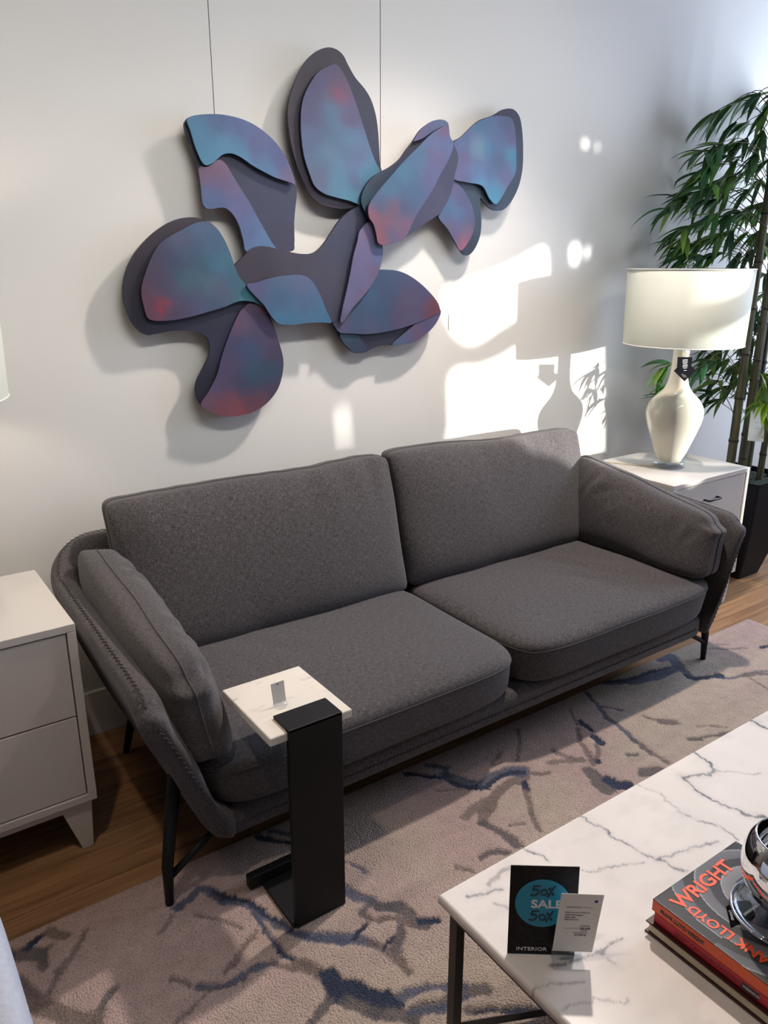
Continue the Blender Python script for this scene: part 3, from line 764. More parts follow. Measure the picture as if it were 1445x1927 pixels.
# petal, top
art_piece('petal_backing', Z2, [(285,55),(330,68),(365,100),(390,150),(430,220),(480,280),(515,340),(540,420),(552,500),(558,580),(563,680),(572,740),(540,800),(500,870),(440,915),(375,933),(300,925),(240,905),(190,865),(150,790),(110,690),(80,570),(65,470),(63,400),(75,320),(100,250),(130,180),(175,115),(230,70)], .05, .01, [(200,120,DARKP),(80,400,DARKP),(300,900,DARKP),(520,420,(50,54,84)),(550,600,(52,56,88))])
art_piece('colour_panel', Z2, [(315,148),(345,165),(370,205),(400,270),(440,380),(475,490),(510,600),(540,680),(563,730),(530,760),(490,800),(468,850),(462,910),(400,890),(320,870),(260,850),(210,810),(180,740),(150,640),(135,520),(135,400),(155,310),(200,225),(240,180)], .064, .007,
  [(300,190,(92,84,128)),(335,260,(104,82,120)),(335,300,(170,70,100)),(220,260,(84,84,130)),(170,400,(88,88,134)),(170,560,(84,108,152)),(300,420,(80,120,158)),(400,420,(98,92,140)),(380,540,(84,128,168)),(260,640,(84,130,164)),(320,780,(76,138,172)),(400,860,(70,146,180)),(450,680,(96,116,164)),(480,740,(66,140,178)),(430,780,(84,112,158)),(230,760,(98,112,152)),(520,740,(56,140,174))])
# centre
art_piece('petal_backing', Z4, [(5,203),(60,150),(110,100),(165,80),(230,85),(310,105),(385,122),(440,130),(500,128),(545,105),(590,55),(640,-20),(680,-80),(730,-130),(800,-175),(850,-190),(890,-150),(925,-50),(950,20),(965,100),(958,170),(940,240),(900,320),(840,400),(770,480),(700,570),(660,574),(630,573),(560,573),(480,578),(400,588),(330,588),(280,575),(240,530),(205,475),(185,450),(85,340),(40,290),(10,230)], .062, .01,
  [(100,200,DARKP),(400,200,(74,68,88)),(600,300,(74,72,98)),(700,50,(64,70,100)),(650,500,(72,70,96))])
art_piece('colour_panel', Z4, [(85,338),(150,315),(230,290),(320,272),(400,266),(445,268),(490,290),(530,340),(570,420),(600,500),(630,573),(560,573),(480,578),(400,588),(330,588),(280,575),(240,530),(205,475),(185,450)], .077, .007,
  [(130,350,(92,92,142)),(300,300,(84,112,152)),(450,300,(98,112,158)),(300,420,(62,108,152)),(550,500,(60,124,168)),(350,560,(52,128,172)),(500,400,(74,110,156)),(600,560,(48,122,166))])
art_piece('colour_panel', Z4, [(812,-10),(850,-60),(880,-75),(910,-50),(925,0),(955,60),(965,100),(958,170),(940,240),(900,320),(840,400),(770,480),(720,556),(690,572),(705,480),(730,370),(755,250),(775,140),(800,50)], .077, .007,
  [(860,0,LV),(880,100,(112,100,148)),(930,120,(88,108,166)),(850,250,(110,100,148)),(920,230,(116,84,122)),(800,350,(104,104,152)),(740,450,(110,106,150)),(700,560,(98,92,130)),(830,390,(132,92,130))])
# diagonal petal
art_piece('petal_backing', Z2, [(900,448),(930,462),(938,490),(945,540),(963,577),(985,630),(988,680),(970,750),(965,790),(945,860),(915,920),(880,965),(830,1000),(770,1040),(700,1092),(640,1120),(590,1132),(555,1120),(545,1080),(540,1040),(510,990),(500,975),(478,940),(463,900),(465,860),(485,810),(520,765),(570,732),(620,705),(670,665),(710,610),(745,565),(780,510),(820,475),(860,453)], .078, .01,
  [(480,880,(30,74,96)),(560,750,(44,60,88)),(700,650,(52,58,88)),(850,900,(66,66,104)),(930,700,(54,58,92)),(760,560,DARK)])
art_piece('colour_panel', Z2, [(932,486),(945,540),(963,577),(955,620),(930,680),(890,750),(850,830),(800,910),(750,990),(700,1092),(640,1120),(590,1132),(555,1120),(545,1080),(530,1020),(505,980),(500,930),(515,890),(560,830),(620,760),(700,670),(780,590),(840,530),(890,497)], .094, .007,
  [(910,520,(116,78,124)),(860,560,(84,104,152)),(940,600,(78,100,154)),(870,650,(98,92,146)),(780,650,(66,110,154)),(700,750,(52,116,154)),(850,740,(86,92,146)),(620,820,(54,112,150)),(740,830,(58,98,142)),(560,900,(76,96,140)),(700,940,(70,84,132)),(530,960,(152,80,96)),(600,1000,(146,86,104)),(640,930,(120,84,112)),(580,1090,(158,86,102)),(680,1050,(120,88,124)),(640,1080,(96,88,132)),(700,990,(142,88,112))])
art_piece('colour_panel', Z2, [(900,448),(930,462),(932,480),(890,493),(840,520),(800,548),(765,562),(748,562),(780,510),(820,475),(860,453)], .088, .006, [(800,520,(90,84,134)),(860,480,(84,96,146)),(920,465,(52,118,150)),(920,480,(90,84,120))])
# right petals
art_piece('petal_backing', Z2, [(950,585),(1010,540),(1060,490),(1110,450),(1180,425),(1230,395),(1270,388),(1300,400),(1325,440),(1338,520),(1342,620),(1338,720),(1318,810),(1280,890),(1240,935),(1205,944),(1170,935),(1135,905),(1110,873),(1110,930),(1115,1000),(1110,1070),(1090,1130),(1060,1175),(1030,1187),(1003,1160),(970,1110),(930,1040),(880,975),(900,900),(930,820),(940,700)], .05, .01,
  [(1270,410,(46,50,78)),(1330,600,(54,64,94)),(1250,900,(38,66,92)),(1090,830,(44,70,92)),(1100,1000,(42,68,92)),(1040,1170,(28,50,76))])
art_piece('colour_panel', Z2, [(955,590),(1010,540),(1060,490),(1110,455),(1180,430),(1240,430),(1275,440),(1295,480),(1303,560),(1305,660),(1300,740),(1260,810),(1210,895),(1185,905),(1155,870),(1130,820),(1100,800),(1040,790),(960,768),(975,700),(978,640)], .064, .007,
  [(1010,570,(78,104,158)),(1120,480,(66,114,162)),(1250,440,(82,96,146)),(1290,540,(96,92,150)),(1200,540,(80,112,164)),(1290,660,(38,146,188)),(1150,620,(58,122,170)),(1020,650,(100,90,142)),(1080,700,(84,112,164)),(1200,680,(72,104,150)),(1000,740,(92,96,148)),(1240,750,(98,104,158)),(1150,740,(80,110,166)),(1120,790,(66,140,188)),(1180,860,(44,152,196)),(1100,620,(104,146,176))])
art_piece('colour_panel', Z2, [(950,775),(990,800),(1030,850),(1065,920),(1080,990),(1070,1060),(1040,1120),(1003,1160),(970,1110),(930,1040),(880,975),(905,920),(930,850)], .057, .006,
  [(960,800,(96,88,140)),(1020,880,(84,88,138)),(950,920,(60,110,158)),(1000,960,(68,108,158)),(1060,980,(84,86,134)),(980,1020,(90,94,142)),(1040,1040,(128,88,124)),(1000,1100,(150,84,116)),(1010,1150,(170,84,112)),(960,1060,(96,88,132))])
# left petals
art_piece('petal_backing', Z3, [(800,400),(770,310),(730,220),(680,150),(620,100),(560,75),(490,68),(400,85),(310,130),(220,200),(130,300),(70,410),(42,530),(48,640),(85,750),(140,830),(200,868),(260,862),(350,845),(440,838),(520,842),(580,860),(620,900),(633,960),(620,1030),(580,1110),(545,1180),(535,1250),(550,1310),(580,1350),(640,1395),(720,1420),(820,1420),(920,1395),(1010,1340),(1080,1260),(1115,1180),(1132,1080),(1125,1000),(1090,880),(1060,790),(1030,720),(995,668),(930,590),(880,530),(830,470)], .05, .01,
  [(500,85,(72,62,76)),(250,200,(66,58,72)),(80,500,(52,48,62)),(150,800,(48,46,68)),(600,800,(44,46,74)),(680,900,(46,48,80)),(580,1250,(30,32,58))])
art_piece('colour_panel', Z3, [(610,97),(660,125),(700,170),(740,240),(780,340),(800,400),(830,470),(880,530),(930,590),(995,668),(930,645),(860,635),(800,648),(740,675),(640,705),(520,740),(400,765),(300,773),(240,768),(205,745),(185,680),(168,600),(170,530),(200,430),(240,330),(290,250),(360,200),(450,150),(530,110)], .066, .007,
  [(600,130,(84,112,152)),(420,200,(92,100,140)),(300,300,(78,74,110)),(650,250,(68,110,148)),(480,300,(66,98,136)),(230,420,(84,66,98)),(400,380,(64,80,120)),(700,380,(52,122,154)),(560,420,(50,104,132)),(450,500,(60,108,132)),(200,540,(110,56,84)),(330,560,(84,76,112)),(620,520,(78,118,142)),(700,560,(88,100,138)),(340,660,(196,40,60)),(330,690,(180,40,60)),(280,650,(96,62,96)),(240,700,(110,62,92)),(440,640,(82,82,120)),(560,640,(84,92,134)),(820,540,(52,112,142)),(880,600,(50,142,160)),(400,740,(84,72,110)),(640,680,(68,92,130)),(960,650,(46,130,152))])
art_piece('colour_panel', Z3, [(895,657),(940,660),(1000,672),(1030,720),(1060,790),(1090,880),(1125,1000),(1132,1080),(1115,1180),(1080,1260),(1010,1340),(920,1395),(820,1420),(720,1420),(640,1395),(572,1345),(620,1260),(680,1140),(715,1010),(760,880),(820,740),(855,690)], .058, .006,
  [(900,680,(104,76,112)),(1010,700,(112,60,84)),(850,800,(108,82,118)),(960,800,(82,72,118)),(1000,900,(84,70,110)),(820,950,(74,74,118)),(900,980,(58,84,128)),(1080,1000,(80,64,100)),(780,1080,(88,74,116)),(900,1120,(46,84,120)),(1050,1120,(48,82,116)),(720,1180,(92,78,118)),(850,1200,(72,72,110)),(980,1180,(50,86,118)),(700,1330,(132,72,96)),(800,1300,(150,72,88)),(850,1380,(158,66,78)),(900,1300,(110,66,92)),(980,1300,(128,66,88)),(1060,1230,(84,66,100)),(640,1330,(120,86,116)),(740,1390,(150,78,96))])
# lower right petal
art_piece('petal_backing', Z4, [(930,240),(1000,233),(1080,245),(1160,285),(1240,350),(1310,430),(1335,490),(1330,540),(1290,605),(1230,660),(1160,705),(1090,718),(1020,720),(960,722),(900,740),(860,762),(815,772),(770,765),(720,720),(670,650),(640,590),(660,540),(760,400),(860,300)], .048, .01,
  [(900,700,(44,44,70)),(1100,620,(44,44,70)),(1300,500,DARK),(1100,300,DARK)])
art_piece('colour_panel', Z4, [(930,240),(1000,233),(1080,245),(1160,285),(1240,350),(1310,430),(1335,490),(1335,508),(1240,555),(1150,590),(1050,620),(950,640),(850,650),(760,645),(690,640),(655,600),(650,560),(760,440),(860,320)], .060, .007,
  [(980,260,(52,84,124)),(1100,280,(64,76,118)),(1220,360,(76,72,118)),(1150,420,(88,74,116)),(1300,470,(118,52,76)),(1270,520,(110,54,80)),(1000,400,(56,80,122)),(880,400,(48,90,130)),(1080,500,(82,68,108)),(950,520,(48,84,124)),(820,520,(54,84,122)),(900,600,(76,84,124)),(780,620,(64,84,124)),(690,600,(92,84,124)),(1150,570,(86,80,124))])
art_piece('colour_panel', Z4, [(1334,506),(1330,540),(1290,605),(1230,660),(1160,705),(1090,718),(1028,718),(1090,660),(1150,606),(1190,574),(1250,548)], .0575, .006, [(1310,530,(92,84,128)),(1200,640,(110,80,120)),(1100,700,(84,92,138)),(1240,600,(84,80,128)),(1060,710,(74,100,144))])
art_piece('colour_panel', Z4, [(684,636),(740,645),(800,652),(836,700),(872,757),(815,772),(770,765),(720,720),(690,672)], .0535, .005, [(720,670,(40,80,104)),(820,740,(50,60,98)),(770,700,(40,66,98))], smooth=False)
def wire(pa, pb, d):
    p = on(*pa, 1, WY-d); q = on(*pb, 1, WY-d); q = p+(q-p); a = Vector((p.x, p.y, ZC)); 
    return tube([Vector(((p.x+q.x)/2, p.y, ZC)), Vector(((p.x+q.x)/2, p.y, q.z-.02))], .0012, 6)
obj('hanging_wire', wire((391, 10), (404, 216), .045), 'wire', art)
obj('hanging_wire', wire((715, 5), (716, 325), .045), 'wire', art)
p = on(722, 650, 1, WY-.045)
obj('loose_wire_end', tube([p+Vector((-.004, 0, .02)), p+Vector((0, 0, .004)), p+Vector((.007, -.002, -.006))], .001, 6), 'wire', art)

# price card on the wall beside the sculpture
c0 = on(845, 591, 1, WY-.004); c1 = on(878, 618, 1, WY-.004)
wc = thing('wall_card', 'small white price card fixed to the wall right of the petal sculpture', 'card', (c0.x, WY-.002, c1.z))
obj('card', box(c0.x, c1.x, WY-.0035, WY-.0005, c1.z, c0.z, .0005, 1), 'paper', wc)
yy = c0.z-.009
for i, (w_, tx) in enumerate(((.34, 'PRICE'), (.5, 'Wall sculpture'), (.9, 'layered panels, hand finished'), (.6, 'W 65 H 48'), (.3, 'AS SHOWN'), (.36, '$2,950'))):
    text('lettering', '-'*int(w_*22) if False else ('. '*int(w_*18)).strip(), .0036, ((c0.x+c1.x)/2, WY-.0035, yy), (1, 0, 0), (0, 0, 1), 'ink', wc, lift=.0002, ext=.0001, align='CENTER'); yy -= .0085

# ------------------------------------------------------------------ nightstands
def nightstand(name, label, x0, x1, y0, y1, top, bot, handles):
    ns = thing(name, label, 'nightstand', ((x0+x1)/2, (y0+y1)/2, 0))
    t = .022
    b = bmesh.new()
    box(x0, x1, y0, y1, top-t, top, .002, 2, b); box(x0, x1, y0, y1, bot, bot+t, .002, 2, b)
    box(x0, x0+t, y0, y1, bot+t, top-t, .001, 1, b); box(x1-t, x1, y0, y1, bot+t, top-t, .001, 1, b)
    box(x0+t, x1-t, y1-.012, y1, bot+t, top-t, 0, 1, b)
    obj('case', b, 'cab', ns)
    obj('case_interior', box(x0+t, x1-t, y0+.03, y1-.014, bot+t, top-t, 0), 'gap', ns)
    zi0, zi1 = bot+t+.003, top-t-.003; zm = (zi0+zi1)/2
    for a, c in ((zi0, zm-.002), (zm+.002, zi1)):
        d = obj('drawer', box(x0+t+.003, x1-t-.003, y0+.004, y0+.029, a, c, .0015, 2), 'cab', ns)
        hx = (x0+x1)/2; hz = c-.075
        for sx in (-1, 1):
            pass
        obj('handle', tube([(hx-.045, y0+.006, hz), (hx-.045, y0-.018, hz), (hx-.040, y0-.022, hz), (hx+.040, y0-.022, hz), (hx+.045, y0-.018, hz), (hx+.045, y0+.006, hz)], .0045, 10), 'black', d, True)
    ap = obj('apron', box(x0+.03, x1-.03, y0+.02, y1-.02, bot-.028, bot, .001, 1), 'cab', ns)
    for sx in (0, 1):
        for sy in (0, 1):
            cx = x0+.012 if sx == 0 else x1-.012; cy = y0+.012 if sy == 0 else y1-.012
            dx = 1 if sx == 0 else -1; dy = 1 if sy == 0 else -1
            b = bmesh.new()
            def q(z, o, w): 
                xa, ya = cx+dx*o, cy+dy*o
                return [b.verts.new(p) for p in ((xa, ya, z), (xa+dx*w, ya, z), (xa+dx*w, ya+dy*w, z), (xa, ya+dy*w, z))]
            A = q(bot, 0, .085); B = q(0, .008, .03)
            b.faces.new(A); b.faces.new(B)
            for k in range(4): b.faces.new((A[k], A[(k+1) % 4], B[(k+1) % 4], B[k]))
            bmesh.ops.recalc_face_normals(b, faces=b.faces)
            bmesh.ops.bevel(b, geom=list(b.edges), offset=.002, segments=1, affect='EDGES')
            obj('leg', b, 'cab', ns)
    return ns
nightstand('nightstand', 'pale two-drawer nightstand with tapered legs left of the sofa', -.19, .40, 1.93, 2.375, .681, .158, True)
nightstand('nightstand', 'white nightstand between the sofa arm and the bamboo plant', 2.786, 3.344, 1.885, 2.36, .665, .158, True)

# ------------------------------------------------------------------ lamps
LX, LY, LZ = 3.055, 2.108, .665
def make_lamp(name, label, c, z0, dz=0):
    x, y = c
    L = thing(name, label, 'lamp', (x, y, z0))
    D = z0-LZ
    obj('acrylic_base', lathe([(0, z0), (.066, z0), (.069, z0+.003), (.069, z0+.024), (.066, z0+.027), (0, z0+.027)], c), 'acrylic', L, True)
    prof = [(.0, .693), (.046, .693), (.05, .697), (.058, .712), (.072, .742), (.088, .785), (.104, .83), (.117, .872), (.1225, .905), (.119, .935), (.106, .962), (.086, .985), (.066, 1.005), (.05, 1.03), (.041, 1.06), (.036, 1.10), (.034, 1.15), (.035, 1.20), (.037, 1.215), (0, 1.217)]
    pr = spline([Vector((r, z, 0)) for r, z in prof], 4)
    obj('ceramic_body', lathe([(max(p.x, 0), p.y+D) for p in pr], c), 'ceramic', L, True)
    # shade: thin shell
    R1, R2, za, zb = .249, .256, 1.212+D+dz, 1.522+D+dz
    b = lathe([(R1, za), (R2, zb), (R2-.0015, zb), (R1-.0015, za), (R1, za)], c, 96)
    sh = obj('lamp_shade', b, 'shade', L, True)
    for R_, z_ in ((R1, za), (R2, zb)):
        b = tube([(x+R_*math.cos(a), y+R_*math.sin(a), z_) for a in np.linspace(0, 2*PI, 97)[:-1]], .0022, 6, closed=True)
        obj('shade_trim', b, 'trim', sh, True)
    b = bmesh.new()
    for k in range(3):
        a = k*2*PI/3+.5; tube([(x, y, zb-.012), (x+R2*math.cos(a), y+R2*math.sin(a), zb-.006)], .0018, 6, b)
    tube([(x, y, 1.2+D), (x, y, zb+.002)], .005, 8, b)
    obj('spider_fitting', b, 'chrome', L, True)
    obj('finial', lathe([(0, zb+.0), (.006, zb+.002), (.005, zb+.008)]+[(.0165*math.sin(t), zb+.024-.0165*math.cos(t)) for t in np.linspace(.35, PI, 14)], c, 24), 'acrylic', L, True)
    b = bmesh.new(); lathe([(0, 1.225+D), (.012, 1.225+D), (.018, 1.24+D), (.03, 1.275+D), (.031, 1.30+D), (.022, 1.325+D), (0, 1.335+D)], c, 24, b)
    obj('bulb', b, 'ceramic', L, True)
    return L
make_lamp('table_lamp', 'cream ceramic bottle lamp with a drum shade on the right nightstand', (LX, LY), LZ)
lamp2 = make_lamp('table_lamp', 'bright white drum-shade lamp at the left edge, on the left nightstand', (.108, 2.15), .681, .012)
obj('lamp_cord', tube(spline([(LX-.06, LY+.02, LZ+.006), (LX-.12, LY+.10, LZ+.004), (LX-.2, LY+.22, LZ+.004), (LX-.24, 2.352, LZ+.003)], 6), .0022, 6), 'pages', bpy.data.objects['table_lamp'], True)
pl_ = bpy.data.lights.new('lamp_bulb', 'POINT'); pl_.energy = 6; pl_.color = (1, .88, .76); pl_.shadow_soft_size = .04
po = bpy.data.objects.new('lamp_bulb', pl_); COL.objects.link(po); po.location = (.108, 2.15, 1.40)
# black hang tag on the right lamp
ht = thing('hang_tag', 'black folded hang tag with white print dangling from the cream lamp neck', 'tag', (2.99, 2.03, 1.05))
ty = 2.045
def tagpoly(pxs, d):
    w = [on(a, c, 1, ty-d) for a, c in pxs]
    return plate_poly([(p.x, p.z) for p in w], lambda x, y, dd: Vector((x, ty-dd, y)), d, d-.0012)[0]
obj('upper_tag', tagpoly([(1275.5,672),(1303,672),(1300,696),(1274,694)], .003), 'tagblack', ht)
obj('lower_tag', tagpoly([(1268,698),(1276,690),(1301,689),(1310,697),(1288,717.5)], .0005), 'tagblack', ht)
for k in range(8):
    w_ = (.034, .036, .036, .028, .036, .036, .026, .02)[k]; a = on(1289, 677+k*2.6+(2 if k == 7 else 0), 1, ty-.004)
    obj('printed_line', box(a.x-w_/2, a.x+w_/2, a.y-.0003, a.y, a.z-.0006, a.z+.0006, 0), 'white_ink', ht)
for k in range(4):
    a = on(1282+k*2.5, 703-k*.8+k*1.6, 1, ty-.001); q = a+Vector((.018-.002*k, 0, -.018+.002*k))
    obj('printed_line', tube([a, q], .0005, 4), 'white_ink', ht)
h0 = on(1290, 673, 1, ty-.002)
obj('string', tube(spline([h0, h0+Vector((.002, .01, .03)), Vector((LX-.01, LY-.045, 1.16)), Vector((LX, LY-.02, 1.235))], 6), .0008, 5), 'wire', ht)

# ------------------------------------------------------------------ C-shaped side table
ct = thing('side_table', 'black steel C-shaped side table with a square white marble top', 'side table', (.765, 1.46, RZ))
cx0, cx1 = .695, .834
def cpath():
    """folded steel strip: floor plate, column, flange over the marble"""
    pr = [(1.560, .020), (1.385, .018), (1.369, .020), (1.362, .030), (1.360, .30), (1.360, .548), (1.364, .5605), (1.374, .5635), (1.436, .5635)]
    return pr
def strip(pr, t, x0, x1):
    b = bmesh.new(); n = len(pr); L_, R_ = [], []
    for i, (y, z) in enumerate(pr):
        a = Vector(pr[max(i-1, 0)]); c = Vector(pr[min(i+1, n-1)]); d = (c-a).normalized(); nn = Vector((-d.y, d.x))
        for lst, s_ in ((L_, 0), (R_, 1)):
            q = Vector((y, z))-nn*t*s_ if True else 0
            lst.append([b.verts.new((xx, q.x, q.y)) for xx in (x0, x1)])
    for lst in (L_, R_):
        for i in range(n-1): b.faces.new((lst[i][0], lst[i][1], lst[i+1][1], lst[i+1][0]))
    for i in range(n-1):
        for k in (0, 1): b.faces.new((L_[i][k], L_[i+1][k], R_[i+1][k], R_[i][k]))
    for i in (0, n-1): b.faces.new((L_[i][0], L_[i][1], R_[i][1], R_[i][0]))
    bmesh.ops.recalc_face_normals(b, faces=b.faces); return b
obj('column', box(cx0, cx1, 1.358, 1.374, RZ+.002, .562, .0015, 2), 'black', ct)
obj('top_flange', box(cx0, cx1, 1.358, 1.434, .5555, .5635, .0015, 2), 'black', ct)
obj('foot_plate', box(cx0-.006, cx1, 1.364, 1.545, RZ+.001, RZ+.009, .0015, 2), 'black', ct)
obj('foot_lip', box(.655, cx1+.012, 1.530, 1.556, RZ+.004, RZ+.040, .004, 2), 'black', ct)
obj('support_plate', box(.70, .83, 1.362, 1.60, .524, .532, .001, 1), 'black', ct)
mt = box(.652, .866, 1.366, 1.62, .533, .555, .0035, 3)
def marble_tint(b, veins, z, seed):
    for _ in range(0): pass
    me = bpy.data.meshes.new('m'); b.to_mesh(me); b.free(); return me
def small_marble():
    t = P('side_table_marble', srgb(226, 221, 212), .16)
    tc = t.n('ShaderNodeTexCoord'); mp = t.n('ShaderNodeMapping'); mp.inputs['Rotation'].default_value = (0, 0, .6); mp.inputs['Scale'].default_value = (1, 2.2, 1)
    nz = t.n('ShaderNodeTexNoise', Scale=9, Detail=6, Roughness=.6, Distortion=.8); t.l(tc, 'Object', mp, 0); t.l(mp, 0, nz, 'Vector')
    cr = t.n('ShaderNodeValToRGB'); e = cr.color_ramp.elements
    e[0].position = .26; e[0].color = srgb(168, 164, 160); e[1].position = .40; e[1].color = srgb(226, 221, 212)
    x = e.new(.62); x.color = srgb(230, 224, 212); x = e.new(.72); x.color = srgb(214, 203, 186)
    t.l(nz, 'Fac', cr, 0); t.l(cr, 0, t.b, 'Base Color'); return t.m
M['marble2'] = small_marble()
obj('marble_top', mt, 'marble2', ct)
tcd = thing('price_card', 'small plain white card in a clear round holder on the side table marble', 'card', (.735, 1.476, .555))
hc = (.735, 1.474)
obj('card', plate_poly([(p.x, p.z) for p in [on(512, 1291, 1, 1.476), on(537, 1282.5, 1, 1.476), on(538.5, 1318, 1, 1.476), on(515, 1327, 1, 1.476)]], lambda x, y, d: Vector((x, 1.476-d+(y-.555)*.15, y)), .0006, 0)[0], 'paper', tcd)
q = on(525, 1290, 1, 1.4755); obj('punched_dot', lathe([(0, 0), (.0018, 0), (.0018, .0004), (0, .0004)], (0, 0), 12), 'ink', tcd)
d_ = bpy.data.objects['punched_dot']; d_.data.transform(Matrix.Translation((q.x, q.y+(q.z-.555)*.15-.0008, q.z)) @ Matrix.Rotation(PI/2, 4, 'X'))
obj('holder', lathe([(0, .555), (.0155, .555), (.0165, .557), (.0165, .562), (.014, .566), (.008, .569), (0, .570)], hc, 28), 'acrylic', tcd, True)

# ------------------------------------------------------------------ coffee table
TZ = .368; TX0, TX1, TY0, TY1 = .802, 2.275, .248, .960
cf = thing('coffee_table', 'large rectangular coffee table with veined white marble top on a dark metal frame', 'coffee table', ((TX0+TX1)/2, (TY0+TY1)/2, RZ))
def paint_marble():
    nx, ny, X, Y = grid_mesh(TX0, TX1, TY0, TY1, TZ, .0032, .02)
    C = np.ones(X.shape+(3,))*np.array(srgb(232, 226, 220)[:3])
    cl = fbm(X+.3*Y, Y-.4*X, 5, 2)[..., None]; cl2 = fbm(X-.5*Y, Y*1.6+.4*X, 11, 12)[..., None]
    C = C*(1-.07*np.clip((.46-cl)/.2, 0, 1)); C = C*(1-.07*np.clip((.40-cl2)/.16, 0, 1))
    wob = lambda s: .010*(fbm(X, Y, 30, s)-.5)*2+.005*(fbm(X, Y, 110, s+3)-.5)*2
    wx, wy = X+wob(21), Y+wob(31)
    D, G, L_ = np.array(srgb(112, 116, 124)[:3]), np.array(srgb(140, 140, 144)[:3]), np.array(srgb(176, 172, 172)[:3])
    V = [(D,5,[(1304,1414),(1326,1427),(1338,1440),(1345,1448),(1334,1456),(1300,1463),(1285,1463)]),(D,6,[(1285,1463),(1300,1478),(1334,1501),(1372,1520),(1405,1533),(1439,1538),(1470,1560)]),
     (D,4,[(1085,1533),(1111,1550),(1141,1565),(1170,1583),(1187,1594),(1208,1604.5),(1236,1618),(1255,1623.5),(1276,1636),(1291,1641.5)]),
     (G,4,[(1236,1618),(1263,1609),(1293,1600),(1325,1592),(1356,1585)]),(G,3,[(1280,1526),(1303,1539),(1335,1549.6),(1356,1560),(1373,1568.6),(1388,1579)]),
     (L_,3,[(1194,1474),(1239,1493),(1255,1508),(1281,1523)]),(D,4,[(979,1590),(996,1601),(1020,1608),(1034,1621)]),(G,5,[(882,1687),(923,1677),(945,1671)]),(L_,10,[(925,1665),(945,1640),(960,1630)]),
     (G,3,[(1086,1635),(1110,1640),(1136,1638),(1170,1629)]),(G,5,[(1041,1818),(1076,1808),(1110,1795),(1133,1790),(1150,1780),(1170,1771)]),(L_,6,[(1145,1800),(1160,1812)]),
     (D,7,[(1402,1348),(1428,1365),(1445,1373),(1490,1385)]),(L_,3,[(1170,1626),(1190,1625),(1215,1622)]),(G,3,[(1160,1630),(1185,1628)]),(L_,4,[(930,1700),(960,1712)]),(L_,3,[(1034,1700),(1010,1690)]),
     (L_,5,[(985,1870),(1010,1860),(1060,1850),(1100,1845)]),(L_,3,[(1345,1448),(1385,1452),(1430,1455)]),(L_,4,[(1060,1900),(1120,1880),(1180,1885)]),(L_,8,[(1147,1803),(1156,1812)])]
    for col, w, pl in V:
        wpl = [tuple(on(a, c, 2, TZ)[:2]) for a, c in pl]; mx_, my_ = pl[len(pl)//2]
        hw = w*px_scale(min(mx_, 1400), my_, TZ)*.42
        d = seg_dist(wx, wy, wpl); wid = hw*(.5+1.0*vnoise(X*45, Y*45, 4))
        a = np.clip((wid-d)/.0022+.5, 0, 1)*(.55+.4*vnoise(X*60, Y*60, 9)); halo = np.exp(-(d/(hw*4))**2)*.16
        a = np.clip(a+halo, 0, .95)
        C = C*(1-a[..., None])+col*a[..., None]
    Z = np.full(X.shape, TZ)
    e = np.minimum(np.minimum(X-TX0, TX1-X), np.minimum(Y-TY0, TY1-Y)); Z -= np.where(e < .002, .0035, 0)
    me, nv, ring = grid_to_mesh('marble', nx, ny, X, Y, Z, TZ-.020)
    c = np.ones((nv, 4)); c[:nx*ny, :3] = C.reshape(-1, 3); c[nx*ny:, :3] = C.reshape(-1, 3)[ring]
    set_tint(me, c); obj('marble_top', me, 'marble', cf, True)
paint_marble()
FZ = TZ-.021; lw = .022
for lx in (TX0+.017, TX1-.017-lw):
    for ly in (TY0+.017, TY1-.017-lw):
        obj('leg', box(lx, lx+lw, ly, ly+lw, RZ+.001, FZ, .001, 1), 'bronze', cf)
xa, xb, ya, yb_ = TX0+.017, TX1-.017, TY0+.017, TY1-.017
for n_, a in (('top_rail', (FZ-.030, FZ)), ('floor_rail', (RZ+.012, RZ+.030))):
    b = bmesh.new()
    for y_ in (ya, yb_-lw): box(xa+lw, xb-lw, y_, y_+lw, a[0], a[1], .001, 1, b) if n_ == 'top_rail' else None
    for x_ in (xa, xb-lw): box(x_, x_+lw, ya+lw, yb_-lw, a[0], a[1], .001, 1, b) if n_ == 'top_rail' else None
    if n_ == 'floor_rail':
        tube([(xa+lw/2, ya+lw/2, RZ+.02), (xb-lw/2, yb_-lw/2, RZ+.02)], .009, 4, b); tube([(xa+lw/2, yb_-lw/2, RZ+.02), (xb-lw/2, ya+lw/2, RZ+.02)], .009, 4, b)
    obj(n_, b, 'bronze', cf)

